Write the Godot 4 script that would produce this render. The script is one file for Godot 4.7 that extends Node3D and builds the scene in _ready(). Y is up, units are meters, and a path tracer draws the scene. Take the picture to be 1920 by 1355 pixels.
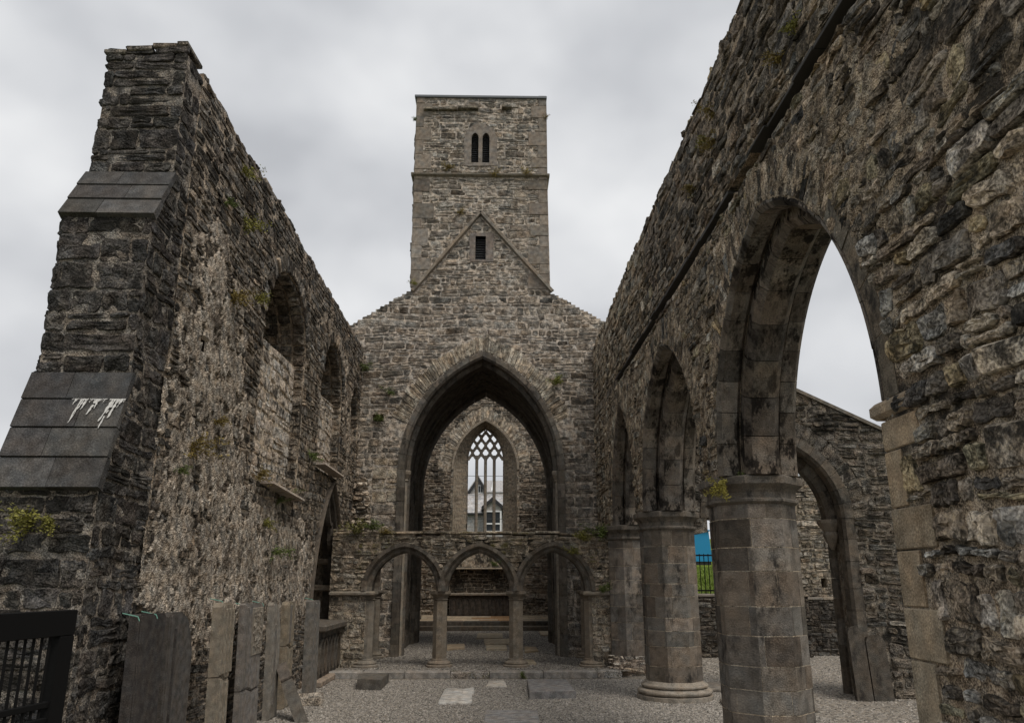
extends Node3D
# A ruined friary nave under an overcast sky. Metres, y up; the nave runs along -z from the camera.

const FOC := 1450.0            # focal length and picture centre of the photograph, in its pixels
const MID := Vector2(960.0, 677.5)
const XL := -3.75              # inner face of the long nave wall
const XR := 2.7                # inner face of the arcade wall
const ZC := -20.8              # west face of the tower wall
const ZS := -18.3              # west face of the screen
const ZE := -37.0              # west face of the chancel end wall
const FLOOR2 := 0.13           # gravel level behind the kerb

var EYE := Vector3(0, 2.0, 0)
var CB: Basis
var rng := RandomNumberGenerator.new()
var nz := FastNoiseLite.new()      # broad
var nf := FastNoiseLite.new()      # fine
var M := {}
var used := {}

# ---------------------------------------------------------------- pixels to places
func ray(px: float, py: float) -> Vector3:
	return CB * Vector3((px - MID.x) / FOC, -(py - MID.y) / FOC, -1.0)
func pz(px: float, py: float, z: float) -> Vector3:
	var d := ray(px, py)
	return EYE + d * ((z - EYE.z) / d.z)
func px_(px: float, py: float, x: float) -> Vector3:
	var d := ray(px, py)
	return EYE + d * ((x - EYE.x) / d.x)
func pg(px: float, py: float, y := 0.0) -> Vector3:
	var d := ray(px, py)
	return EYE + d * ((y - EYE.y) / d.y)
func scr(p: Vector3) -> Vector2:
	var c := CB.transposed() * (p - EYE)
	if c.z > -0.3:
		return Vector2(-9999, -9999)
	return Vector2(MID.x + FOC * c.x / -c.z, MID.y - FOC * c.y / -c.z)

# ---------------------------------------------------------------- things and parts
func thing(called: String, label: String, category: String, at := Vector3.ZERO, group := "") -> Node3D:
	var o := Node3D.new()
	tag(o, called, label, category, group)
	o.position = at
	return o
func tag(o: Node3D, called: String, label: String, category: String, group := "") -> void:
	var k: int = used.get(called, 0)
	used[called] = k + 1
	o.name = called if k == 0 else "%s_%03d" % [called, k]
	o.set_meta("label", label)
	o.set_meta("category", category)
	o.set_meta("kind", "thing")
	if group != "":
		o.set_meta("group", group)
	add_child(o)
func part(parent: Node3D, called: String, mesh: Mesh, mat: Material, kind := "") -> MeshInstance3D:
	var o := MeshInstance3D.new()
	o.name = called
	o.mesh = mesh
	o.material_override = mat
	if parent != self:
		o.position = -parent.position
	if kind != "":
		o.set_meta("kind", kind)
	parent.add_child(o, true)
	return o

# ---------------------------------------------------------------- mesh collector
class MB:
	var v := PackedVector3Array()
	var n := PackedVector3Array()
	var c := PackedColorArray()
	var t := PackedInt32Array()
	func mesh(soft := false, rock := false) -> ArrayMesh:
		var a := []
		a.resize(Mesh.ARRAY_MAX)
		a[Mesh.ARRAY_VERTEX] = v
		a[Mesh.ARRAY_COLOR] = c
		if soft and rock:                       # broken stone: every facet keeps its own normal
			var k := t.size()
			var fv := PackedVector3Array()
			var fn := PackedVector3Array()
			var fc := PackedColorArray()
			fv.resize(k)
			fn.resize(k)
			fc.resize(k)
			for i in range(0, k, 3):
				var p := v[t[i]]
				var q := v[t[i + 1]]
				var r := v[t[i + 2]]
				var f := (r - p).cross(q - p).normalized()
				var cc := c[t[i]]
				fv[i] = p
				fv[i + 1] = q
				fv[i + 2] = r
				fn[i] = f
				fn[i + 1] = f
				fn[i + 2] = f
				fc[i] = cc
				fc[i + 1] = cc
				fc[i + 2] = cc
			a[Mesh.ARRAY_VERTEX] = fv
			a[Mesh.ARRAY_COLOR] = fc
			a[Mesh.ARRAY_NORMAL] = fn
			var fm := ArrayMesh.new()
			fm.add_surface_from_arrays(Mesh.PRIMITIVE_TRIANGLES, a)
			return fm
		if soft:
			a[Mesh.ARRAY_INDEX] = t
			var st := SurfaceTool.new()
			st.create_from_arrays(a)
			st.generate_normals()
			return st.commit()
		a[Mesh.ARRAY_NORMAL] = n
		var m := ArrayMesh.new()
		m.add_surface_from_arrays(Mesh.PRIMITIVE_TRIANGLES, a)
		return m
	func tri(p: Vector3, q: Vector3, r: Vector3, col: Color, away: Vector3) -> void:
		var k := (r - p).cross(q - p)
		if k.length_squared() < 1e-14:
			return
		k = k.normalized()
		if k.dot((p + q + r) / 3.0 - away) < 0.0:
			k = -k
			v.append_array([p, r, q])
		else:
			v.append_array([p, q, r])
		n.append_array([k, k, k])
		c.append_array([col, col, col])
	func quad(p: Vector3, q: Vector3, r: Vector3, s: Vector3, col: Color, away: Vector3) -> void:
		tri(p, q, r, col, away)
		tri(p, r, s, col, away)
	func loft(A: PackedVector3Array, B: PackedVector3Array, col: Color, caps := true) -> void:
		var m := Vector3.ZERO
		for p in A: m += p
		for p in B: m += p
		m /= float(A.size() + B.size())
		for i in A.size():
			var j := (i + 1) % A.size()
			quad(A[i], A[j], B[j], B[i], col, m)
		if caps:
			for L in [A, B]:
				for i in range(1, L.size() - 1):
					tri(L[0], L[i], L[i + 1], col, m)
	func box(lo: Vector3, hi: Vector3, col: Color, bev := 0.0) -> void:
		# a chamfered block: loops at four heights
		var b := minf(bev, 0.45 * minf(hi.x - lo.x, minf(hi.y - lo.y, hi.z - lo.z)))
		var loops := []
		for k in [[lo.y, b], [lo.y + b, 0.0], [hi.y - b, 0.0], [hi.y, b]]:
			var y: float = k[0]
			var e: float = k[1]
			loops.append(PackedVector3Array([Vector3(lo.x + e, y, lo.z + e), Vector3(hi.x - e, y, lo.z + e), Vector3(hi.x - e, y, hi.z - e), Vector3(lo.x + e, y, hi.z - e)]))
		var m := (lo + hi) / 2.0
		var from := 0 if b > 0.0 else 1
		var to := 3 if b > 0.0 else 2
		for k in range(from, to):
			for i in 4:
				var j := (i + 1) % 4
				quad(loops[k][i], loops[k][j], loops[k + 1][j], loops[k + 1][i], col, m)
		for L in [loops[from], loops[to]]:
			quad(L[0], L[1], L[2], L[3], col, m)
	func turned(lo: Vector3, hi: Vector3, col: Color, bev: float, tr: Transform3D) -> void:
		var k := v.size()
		box(lo, hi, col, bev)
		for i in range(k, v.size()):
			v[i] = tr * v[i]
			n[i] = (tr.basis * n[i]).normalized()
	func rod(a: Vector3, b: Vector3, r0: float, r1: float, sides: int, col: Color) -> void:
		var d := (b - a).normalized()
		var u := d.cross(Vector3(0.31, 0.2, 0.93)).normalized()
		var w := d.cross(u)
		var A := PackedVector3Array()
		var B := PackedVector3Array()
		for i in sides:
			var e := TAU * i / sides
			A.append(a + (u * cos(e) + w * sin(e)) * r0)
			B.append(b + (u * cos(e) + w * sin(e)) * r1)
		loft(A, B, col)
	func lathe(prof: PackedVector2Array, sides: int, at: Vector3, col: Color, turn := 0.0, sx := 1.0, sz := 1.0) -> void:
		# prof runs from bottom to top as (radius, height)
		for k in range(prof.size() - 1):
			for i in sides:
				var e0 := TAU * i / sides + turn
				var e1 := TAU * (i + 1) / sides + turn
				var p := prof[k]
				var q := prof[k + 1]
				var a := at + Vector3(cos(e0) * p.x * sx, p.y, sin(e0) * p.x * sz)
				var b := at + Vector3(cos(e1) * p.x * sx, p.y, sin(e1) * p.x * sz)
				var cc := at + Vector3(cos(e1) * q.x * sx, q.y, sin(e1) * q.x * sz)
				var d := at + Vector3(cos(e0) * q.x * sx, q.y, sin(e0) * q.x * sz)
				var em := (e0 + e1) / 2.0
				var dp := q - p
				var nn := Vector3(cos(em) * dp.y, -dp.x, sin(em) * dp.y)
				var mid := (a + b + cc + d) / 4.0
				quad(a, b, cc, d, col, mid - nn)
		for k in [0, prof.size() - 1]:
			var c0 := at + Vector3(0, prof[k].y, 0)
			for i in sides:
				var e0 := TAU * i / sides + turn
				var e1 := TAU * (i + 1) / sides + turn
				tri(c0, at + Vector3(cos(e0) * prof[k].x * sx, prof[k].y, sin(e0) * prof[k].x * sz), at + Vector3(cos(e1) * prof[k].x * sx, prof[k].y, sin(e1) * prof[k].x * sz), col, at + Vector3(0, (prof[0].y + prof[prof.size() - 1].y) / 2.0, 0))

func col(r: float, g: float, b: float) -> Color:     # real-world base colour; the stone textures average about one half
	return fit(r * 2.5, g * 2.36, b * 2.14)
func fit(r: float, g: float, b: float) -> Color:
	var k := 1.0 / maxf(1.0, maxf(r, maxf(g, b)))
	return Color(r * k, g * k, b * k)
func vary(a: Color, amount: float, warm := 0.05) -> Color:
	var k := 1.0 + rng.randfn(0.0, amount)
	k = clampf(k, 0.45, 1.9)
	var w := rng.randf_range(-warm, warm)
	return fit(a.r * k * (1.0 + w), a.g * k, a.b * k * (1.0 - w))

# ---------------------------------------------------------------- walls
func frame(out: Vector3, at: Vector3) -> Transform3D:
	return Transform3D(Basis(Vector3.UP.cross(out), Vector3.UP, out), at)
func area(p: PackedVector2Array) -> float:
	var a := 0.0
	for i in p.size():
		var q := p[(i + 1) % p.size()]
		a += p[i].x * q.y - q.x * p[i].y
	return a / 2.0
func bounds(p: PackedVector2Array) -> Rect2:
	var r := Rect2(p[0], Vector2.ZERO)
	for q in p:
		r = r.expand(q)
	return r
func rect(x0: float, y0: float, x1: float, y1: float) -> PackedVector2Array:
	return PackedVector2Array([Vector2(x0, y0), Vector2(x0, y1), Vector2(x1, y1), Vector2(x1, y0)])
func slab(poly: PackedVector2Array, fr: Transform3D, o0: float, o1: float, c: Color, mb: MB = null) -> MB:
	# a flat-faced body of mortar: the polygon drawn from o0 (back) to o1 (front)
	if mb == null:
		mb = MB.new()
	var p := poly.duplicate()
	if area(p) > 0.0:
		p.reverse()
	var t := Geometry2D.triangulate_polygon(p)
	var f := fr.basis.z
	for i in range(0, t.size(), 3):
		for o in [o0, o1]:
			var a: Vector3 = fr * Vector3(p[t[i]].x, p[t[i]].y, o)
			var b: Vector3 = fr * Vector3(p[t[i + 1]].x, p[t[i + 1]].y, o)
			var d: Vector3 = fr * Vector3(p[t[i + 2]].x, p[t[i + 2]].y, o)
			mb.tri(a, b, d, c, (a + b + d) / 3.0 - f * (1.0 if o == o1 else -1.0))
	for i in p.size():
		var q := p[(i + 1) % p.size()]
		var e := q - p[i]
		var away := fr.basis * Vector3(-e.y, e.x, 0)      # clockwise outline: outwards is to the left hand of the edge
		var a := fr * Vector3(p[i].x, p[i].y, o0)
		var b := fr * Vector3(q.x, q.y, o0)
		var cc := fr * Vector3(q.x, q.y, o1)
		var d := fr * Vector3(p[i].x, p[i].y, o1)
		mb.quad(a, b, cc, d, c, (a + b + cc + d) / 4.0 - away)
	return mb
func slit(outer: PackedVector2Array, hole: PackedVector2Array) -> PackedVector2Array:
	# joins a hole to the outline by a hairline cut straight up from its highest point
	var o := outer.duplicate()
	if area(o) > 0.0: o.reverse()
	var h := hole.duplicate()
	if area(h) < 0.0: h.reverse()
	var top := 0
	for i in h.size():
		if h[i].y > h[top].y: top = i
	var x := h[top].x
	var best := -1
	var by := 1e9
	for i in o.size():
		var a := o[i]
		var b := o[(i + 1) % o.size()]
		if (a.x - x) * (b.x - x) <= 0.0 and a.x != b.x:
			var y := lerpf(a.y, b.y, (x - a.x) / (b.x - a.x))
			if y > h[top].y and y < by:
				by = y
				best = i
	var r := PackedVector2Array()
	for i in o.size():
		r.append(o[i])
		if i == best:
			var s := 0.0006 * signf(o[(i + 1) % o.size()].x - o[i].x)
			r.append(Vector2(x - s, by))
			r.append(Vector2(x - s, h[top].y))
			for k in range(1, h.size()):
				r.append(h[(top + k) % h.size()])
			r.append(Vector2(x + s, h[top].y))
			r.append(Vector2(x + s, by))
	return r

# arches: two-centred, from springing xa to xb at height ys, apex at ya; off grows the ring
func arch(xa: float, xb: float, ys: float, ya: float, off := 0.0, n := 12) -> PackedVector2Array:
	var d := (xb - xa) / 2.0
	var h := ya - ys
	var r := (d * d + h * h) / (2.0 * d)
	var m := (xa + xb) / 2.0
	var L := PackedVector2Array()
	var cl := xa + r
	var R := r + off
	var a1 := acos(clampf((m - cl) / R, -1, 1))
	for i in n + 1:
		var a := lerpf(PI, a1, float(i) / n)
		L.append(Vector2(cl + R * cos(a), ys + R * sin(a)))
	for i in range(n - 1, -1, -1):
		L.append(Vector2(2.0 * m - L[i].x, L[i].y))
	return L
func arch_hole(xa: float, xb: float, ys: float, ya: float, off: float, foot: float, n := 12) -> PackedVector2Array:
	var p := arch(xa, xb, ys, ya, off, n)
	p.append(Vector2(xb + off, foot))
	p.insert(0, Vector2(xa - off, foot))
	return p

# ---- rubble: every stone is kept as a record, then the 300 largest in the picture become parts and the rest one mass
class Rubble:
	var recs := []
func lay(R: Rubble, fr: Transform3D, outer: PackedVector2Array, holes: Array, sz: Array, pal: Callable, proud := 0.035, rough := 0.02, warp := 0.05, gap := 1.0) -> void:
	# sz: [course low, course high, width low, width high]
	var bb := bounds(outer)
	var hb := []
	for h in holes:
		hb.append(bounds(h))
	var t := bb.position.y
	var row := 0
	while t < bb.end.y:
		var ch := lerpf(sz[0], sz[1], pow(rng.randf(), 1.3))
		var s := bb.position.x - rng.randf() * 0.3
		while s < bb.end.x:
			var w := lerpf(sz[2], sz[3], pow(rng.randf(), 1.5))
			if ch > 0.8 * sz[1]: w *= 1.15
			var g := rng.randf_range(0.007, 0.02) * gap
			var kind := rng.randf()
			var cells := []
			if kind < 0.22 and ch > 0.12:
				var k := rng.randf_range(0.35, 0.65)
				cells = [[s, t, s + w, t + ch * k], [s, t + ch * k, s + w * rng.randf_range(0.45, 1.0), t + ch]]
				if cells[1][2] < s + w - 0.06:
					cells.append([cells[1][2], t + ch * k, s + w, t + ch])
			elif kind < 0.3 and w > 0.25:
				cells = [[s, t, s + w * 0.75, t + ch], [s + w * 0.75, t, s + w, t + ch * rng.randf_range(0.6, 1.0)]]
			else:
				cells = [[s, t, s + w, t + ch * rng.randf_range(0.86, 1.0)]]
			for c in cells:
				var j := minf(0.03, 0.16 * minf(c[2] - c[0], c[3] - c[1]))
				var q := PackedVector2Array([Vector2(c[0] + g, c[1] + g), Vector2(c[0] + g, c[3] - g), Vector2(c[2] - g, c[3] - g), Vector2(c[2] - g, c[1] + g)])
				if c[3] - c[1] < 0.035 or c[2] - c[0] < 0.045:
					continue
				for i in 4:
					q[i] += Vector2(rng.randf_range(-j, j), rng.randf_range(-j, j) * 0.7)
					q[i].y += warp * nz.get_noise_3d(q[i].x * 3.0, q[i].y * 3.0, fr.origin.x * 9.0 + fr.origin.z * 5.0) * 2.0
				_keep(R, fr, q, outer, holes, hb, pal, proud, rough)
			s += w
		t += ch
		row += 1
func _keep(R: Rubble, fr: Transform3D, q: PackedVector2Array, outer: PackedVector2Array, holes: Array, hb: Array, pal: Callable, proud: float, rough: float) -> void:
	var b := bounds(q)
	var inside := 0
	for p in q:
		if Geometry2D.is_point_in_polygon(p, outer): inside += 1
	var near := []
	for i in holes.size():
		if hb[i].intersects(b): near.append(i)
	if inside == 0 and near.is_empty():
		return
	var a0 := absf(area(q))
	var bits: Array = [q]
	if inside < 4:
		bits = Geometry2D.intersect_polygons(q, outer)
	for i in near:
		var nb := []
		for s in bits:
			for r in Geometry2D.clip_polygons(s, holes[i]):
				nb.append(r)
		bits = nb
	for s in bits:
		var a := absf(area(s))
		if a < 0.0025 or (a < 0.3 * a0 and a < 0.012) or s.size() < 3:
			continue
		var p: PackedVector2Array = s
		if area(p) > 0.0:
			p = p.duplicate()
			p.reverse()
		var m := Vector2.ZERO
		for k in p: m += k
		m /= p.size()
		var h := proud * rng.randf_range(0.35, 1.35)
		R.recs.append([p, fr, h, rough, pal.call(m), m])
func ring(R: Rubble, fr: Transform3D, xa: float, xb: float, ys: float, ya: float, o0: float, o1: float, from: float, wid: float, pal: Callable, proud := 0.03) -> void:
	# thin stones set on edge round an arch, between the ring offsets o0 and o1; "from" leaves out that share of each limb above the springing
	var n := 40
	var A := arch(xa, xb, ys, ya, o0, n)
	var B := arch(xa, xb, ys, ya, o1, n)
	var i := from * n
	while i < 2.0 * n - from * n - 0.5:
		var k := mini(int(i), 2 * n - 1)
		var seg := A[k].distance_to(A[k + 1])
		var w := wid * rng.randf_range(0.6, 1.5)
		var e := minf(i + w / maxf(seg, 0.001), 2.0 * n)
		var a0 := _at(A, i)
		var a1 := _at(A, e)
		var b0 := _at(B, i)
		var b1 := _at(B, e)
		var f0 := rng.randf_range(0.78, 1.0)
		b0 = a0.lerp(b0, f0)
		b1 = a1.lerp(b1, f0 * rng.randf_range(0.95, 1.03))
		var m := (a0 + a1 + b0 + b1) / 4.0
		var up := ((b0 + b1) - (a0 + a1)).normalized()
		var rt := Vector2(up.y, -up.x)
		var f2 := fr * Transform3D(Basis(Vector3(rt.x, rt.y, 0), Vector3(up.x, up.y, 0), Vector3(0, 0, 1)), Vector3(m.x, m.y, 0))
		var q := PackedVector2Array()
		for p in [a0, b0, b1, a1]:
			var d: Vector2 = (p - m) * 0.93
			q.append(Vector2(d.dot(rt), d.dot(up)))
		R.recs.append([q, f2, proud * rng.randf_range(0.4, 1.3), 0.012, pal.call(m), Vector2.ZERO])
		i = e
func _at(A: PackedVector2Array, i: float) -> Vector2:
	var k := clampi(int(i), 0, A.size() - 2)
	return A[k].lerp(A[k + 1], clampf(i - k, 0.0, 1.0))
func stone(mb: MB, p: PackedVector2Array, fr: Transform3D, h: float, rough: float, c: Color, fine: int) -> void:
	var m := Vector2.ZERO
	for q in p: m += q
	m /= p.size()
	var ext := Vector2(0.01, 0.01)
	for q in p:
		ext.x = maxf(ext.x, absf(q.x - m.x))
		ext.y = maxf(ext.y, absf(q.y - m.y))
	var o := PackedVector2Array()
	for i in p.size():
		var a := p[i]
		var b := p[(i + 1) % p.size()]
		var L := a.distance_to(b)
		if L < 0.02 and p.size() > 5:
			o.append((a + b) / 2.0)
			continue
		var r := clampf((0.012 + 0.03 * rng.randf()) / L, 0.04, 0.3)
		o.append(a.lerp(b, r))
		if fine > 0 and L > 0.09:
			var cnt := 1 if fine == 1 or L < 0.2 else 3
			var nrm := Vector2(b.y - a.y, a.x - b.x) / L
			for k in cnt:
				var f := lerpf(r, 1.0 - r, (k + 1.0) / (cnt + 1.0))
				o.append(a.lerp(b, f) + nrm * rng.randf_range(-0.006, 0.012) * (1.0 + fine * 0.4))
		o.append(a.lerp(b, 1.0 - r))
	var n := o.size()
	var bev := clampf(0.16 * minf(ext.x, ext.y), 0.005, 0.016)
	var rings := [[0.0, -0.02], [bev * 0.3, h * 0.6], [bev, h * 0.96]]
	if fine > 0: rings.append([maxf(bev * 2.0, 0.36 * ext.y), h])
	if fine > 1: rings.append([0.68 * ext.y, h])
	var base := mb.v.size()
	var tilt := Vector2(rng.randfn(0.0, 0.05), rng.randfn(0.0, 0.07))
	for k in rings.size():
		var sx := maxf(0.1, 1.0 - rings[k][0] / ext.x)
		var sy := maxf(0.1, 1.0 - rings[k][0] / ext.y)
		if k >= 3: sx = maxf(sx, 0.0) * (0.98 if k == 3 else 0.9)
		for q in o:
			var d := Vector2((q.x - m.x) * sx, (q.y - m.y) * sy)
			var out: float = rings[k][1]
			if k > 0:
				var w: Vector3 = fr * Vector3(m.x + d.x, m.y + d.y, 0)
				var f := 0.5 if k == 1 else 1.0
				if k >= 2: d += Vector2(rng.randf_range(-1, 1), rng.randf_range(-1, 1)) * minf(0.012, 0.08 * ext.y)
				out += f * (rough * (rng.randf_range(-0.2, 0.2) + nf.get_noise_3dv(w * 0.8) * 1.6 + 0.35 * nf.get_noise_3dv(w * 2.7)) + tilt.dot(d) * 0.6)
				out = maxf(out, -0.004)
			mb.v.append(fr * Vector3(m.x + d.x, m.y + d.y, out))
			mb.c.append(c)
	var w2: Vector3 = fr * Vector3(m.x, m.y, 0)
	mb.v.append(fr * Vector3(m.x, m.y, maxf(0.0, h + rough * nf.get_noise_3dv(w2) * 1.5)))
	mb.c.append(c)
	for k in rings.size() - 1:
		for i in n:
			var j := (i + 1) % n
			var a := base + k * n + i
			var b := base + k * n + j
			mb.t.append_array([a, b, b + n, a, b + n, a + n])
	var top := base + (rings.size() - 1) * n
	for i in n:
		mb.t.append_array([top + i, top + (i + 1) % n, base + rings.size() * n])
func finish(parent: Node3D, R: Rubble, mat: Material, single := 290, called := "stone", mass := "small_stones") -> void:
	var order := []
	for k in R.recs.size():
		var r: Array = R.recs[k]
		var bb := bounds(r[0])
		var a := 0.0
		var ok := true
		var q := []
		for e in [bb.position, Vector2(bb.end.x, bb.position.y), bb.end, Vector2(bb.position.x, bb.end.y)]:
			var s := scr(r[1] * Vector3(e.x, e.y, 0))
			if s.x < -40 or s.x > 1960 or s.y < -40 or s.y > 1395: ok = false
			q.append(s)
		if ok:
			for i in 4:
				a += q[i].x * q[(i + 1) % 4].y - q[(i + 1) % 4].x * q[i].y
		order.append([absf(a) / 2.0, k])
	order.sort_custom(func(a, b): return a[0] > b[0])
	var rest := MB.new()
	for k in order.size():
		var r: Array = R.recs[order[k][1]]
		var fine := 2 if order[k][0] > 700.0 else 1 if order[k][0] > 160.0 else 0
		if k < single and order[k][0] > 40.0:
			var mb := MB.new()
			stone(mb, r[0], r[1], r[2], r[3], r[4], fine)
			part(parent, called, mb.mesh(true, true), mat)
		else:
			stone(rest, r[0], r[1], r[2], r[3], r[4], fine)
	if rest.v.size() > 0:
		part(parent, mass, rest.mesh(true, true), mat, "stuff")
func coat(fr: Transform3D, poly: PackedVector2Array, holes: Array, cell: float, proud: float, rough: float, c: Color, least := -0.26) -> ArrayMesh:
	# what is left of a rough lime render: a ragged sheet with a lumpy face, let into the wall at its edge
	var bb := bounds(poly)
	var nx := int(bb.size.x / cell) + 2
	var ny := int(bb.size.y / cell) + 2
	var mb := MB.new()
	var ins := PackedByteArray()
	for j in ny:
		for i in nx:
			var p := bb.position + Vector2(i, j) * cell
			var e := p + Vector2(nz.get_noise_2d(p.x * 9.0, p.y * 9.0), nz.get_noise_2d(p.x * 9.0 + 50.0, p.y * 9.0)) * 0.55
			e += Vector2(nf.get_noise_2d(p.x, p.y), nf.get_noise_2d(p.x + 9.0, p.y)) * 0.14
			var ok := Geometry2D.is_point_in_polygon(e, poly)
			if ok:
				for h in holes:
					if Geometry2D.is_point_in_polygon(p, h): ok = false
			ok = ok and nz.get_noise_2d(p.x * 12.0 + 90.0, p.y * 12.0) + 0.35 * nf.get_noise_2d(p.x, p.y) > least
			ins.append(1 if ok else 0)
			var w := fr * Vector3(p.x, p.y, 0)
			var o := proud + rough * (nf.get_noise_3dv(w * 1.5) * 0.7 + nf.get_noise_3dv(w * 4.5) * 0.9 + nf.get_noise_3dv(w * 11.0) * 0.7 + nz.get_noise_3dv(w * 3.0))
			p += Vector2(rng.randf_range(-0.3, 0.3), rng.randf_range(-0.3, 0.3)) * cell
			mb.v.append(fr * Vector3(p.x, p.y, maxf(o, 0.004) if ok else -0.02))
			var tone := 1.0 + 0.5 * nz.get_noise_2d(p.x * 7.0, p.y * 7.0 + 33.0) + 0.25 * nf.get_noise_3dv(w * 3.0)
			mb.c.append(fit(c.r * tone, c.g * tone, c.b * tone))
	for j in ny - 1:
		for i in nx - 1:
			var a := j * nx + i
			if ins[a] + ins[a + 1] + ins[a + nx] + ins[a + nx + 1] >= 2:
				mb.t.append_array([a, a + nx, a + nx + 1, a, a + nx + 1, a + 1])
	return mb.mesh(true)
func voussoirs(parent: Node3D, fr: Transform3D, xa: float, xb: float, ys: float, ya: float, off0: float, off1: float, o0: float, o1: float, count: int, ch: float, pal: Callable, mat: Material, called := "voussoir", legs := 0.0, leg_h := 0.4, one_leg := false, half := false) -> void:
	# dressed arch stones, each a mesh of its own; with legs > 0 also the jamb stones below, down to that depth
	var n := count * 4
	var A := arch(xa, xb, ys, ya, off0, n)
	var B := arch(xa, xb, ys, ya, off1, n)
	for k in range(count if half else 0, 2 * count):
		var mb := MB.new()
		var c: Color = pal.call(A[k * 4])
		var jig := rng.randf_range(-0.006, 0.004)
		for q in 4:
			var i0 := k * 4.0 + q + (0.05 if q == 0 else 0.0)
			var i1 := k * 4.0 + q + 1.0 - (0.05 if q == 3 else 0.0)
			mb.loft(_sect(fr, _at(A, i0), _at(B, i0), o0, o1 + jig, ch), _sect(fr, _at(A, i1), _at(B, i1), o0, o1 + jig, ch), c, q == 0 or q == 3)
		part(parent, called, mb.mesh(), mat)
	if legs > 0.0:
		for side in ([1] if one_leg else [0, 1]):
			var a := A[0] if side == 0 else A[A.size() - 1]
			var b := B[0] if side == 0 else B[B.size() - 1]
			var y := ys
			while y > ys - legs + 0.02:
				var hh := minf(leg_h * rng.randf_range(0.75, 1.25), y - (ys - legs))
				if y - hh - (ys - legs) < 0.12: hh = y - (ys - legs)
				var mb := MB.new()
				var jig := rng.randf_range(-0.006, 0.004)
				mb.loft(_sect(fr, Vector2(a.x, y - 0.003), Vector2(b.x, y - 0.003), o0, o1 + jig, ch), _sect(fr, Vector2(a.x, y - hh + 0.003), Vector2(b.x, y - hh + 0.003), o0, o1 + jig, ch), pal.call(Vector2(a.x, y)))
				part(parent, "jamb_stone", mb.mesh(), mat)
				y -= hh
func _sect(fr: Transform3D, a: Vector2, b: Vector2, o0: float, o1: float, ch: float) -> PackedVector3Array:
	var d := (b - a).normalized() * ch
	return PackedVector3Array([fr * Vector3(a.x, a.y, o1 - ch), fr * Vector3(a.x + d.x, a.y + d.y, o1), fr * Vector3(b.x, b.y, o1), fr * Vector3(b.x, b.y, o0), fr * Vector3(a.x + d.x, a.y + d.y, o0), fr * Vector3(a.x, a.y, o0 + ch)])
func sweep(mb: MB, fr: Transform3D, path: PackedVector2Array, prof: PackedVector2Array, c: Color) -> void:
	# a moulding: prof = (distance to the outer side of the path, height off the wall), swept along a path in the wall's plane
	var loops := []
	for i in path.size():
		var d := (path[mini(i + 1, path.size() - 1)] - path[maxi(i - 1, 0)]).normalized()
		var nrm := Vector2(-d.y, d.x)
		var L := PackedVector3Array()
		for q in prof:
			L.append(fr * Vector3(path[i].x + nrm.x * q.x, path[i].y + nrm.y * q.x, q.y))
		loops.append(L)
	for i in loops.size() - 1:
		mb.loft(loops[i], loops[i + 1], c, i == 0 or i == loops.size() - 2)
func quoins(R: Array, fr: Transform3D, parent: Node3D, x: float, dir: float, y0: float, y1: float, hs: Array, ws: Array, pal: Callable, mat: Material, o0 := -0.1, o1 := 0.03) -> PackedVector2Array:
	# dressed corner stones, long and short in turn; gives back the strip they cover
	var strip := PackedVector2Array([Vector2(x - dir * 0.3, y0)])
	var y := y0
	var long := rng.randf() < 0.5
	while y < y1 - 0.05:
		var hh: float = minf(rng.randf_range(hs[0], hs[1]), y1 - y)
		if y1 - y - hh < 0.12: hh = y1 - y
		var w: float = (ws[1] if long else ws[0]) * rng.randf_range(0.85, 1.15)
		long = not long
		strip.append(Vector2(x + dir * w, y))
		strip.append(Vector2(x + dir * w, y + hh))
		var mb := MB.new()
		var lo := Vector2(minf(x, x + dir * (w - 0.008)), y + 0.005)
		var hi := Vector2(maxf(x, x + dir * (w - 0.008)), y + hh - 0.005)
		mb.turned(Vector3(lo.x, lo.y, o0), Vector3(hi.x, hi.y, o1 + rng.randf_range(-0.008, 0.006)), pal.call(lo), 0.008, fr)
		part(parent, "quoin", mb.mesh(), mat)
		y += hh
	strip.append(Vector2(x - dir * 0.3, y1))
	return strip

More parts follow.
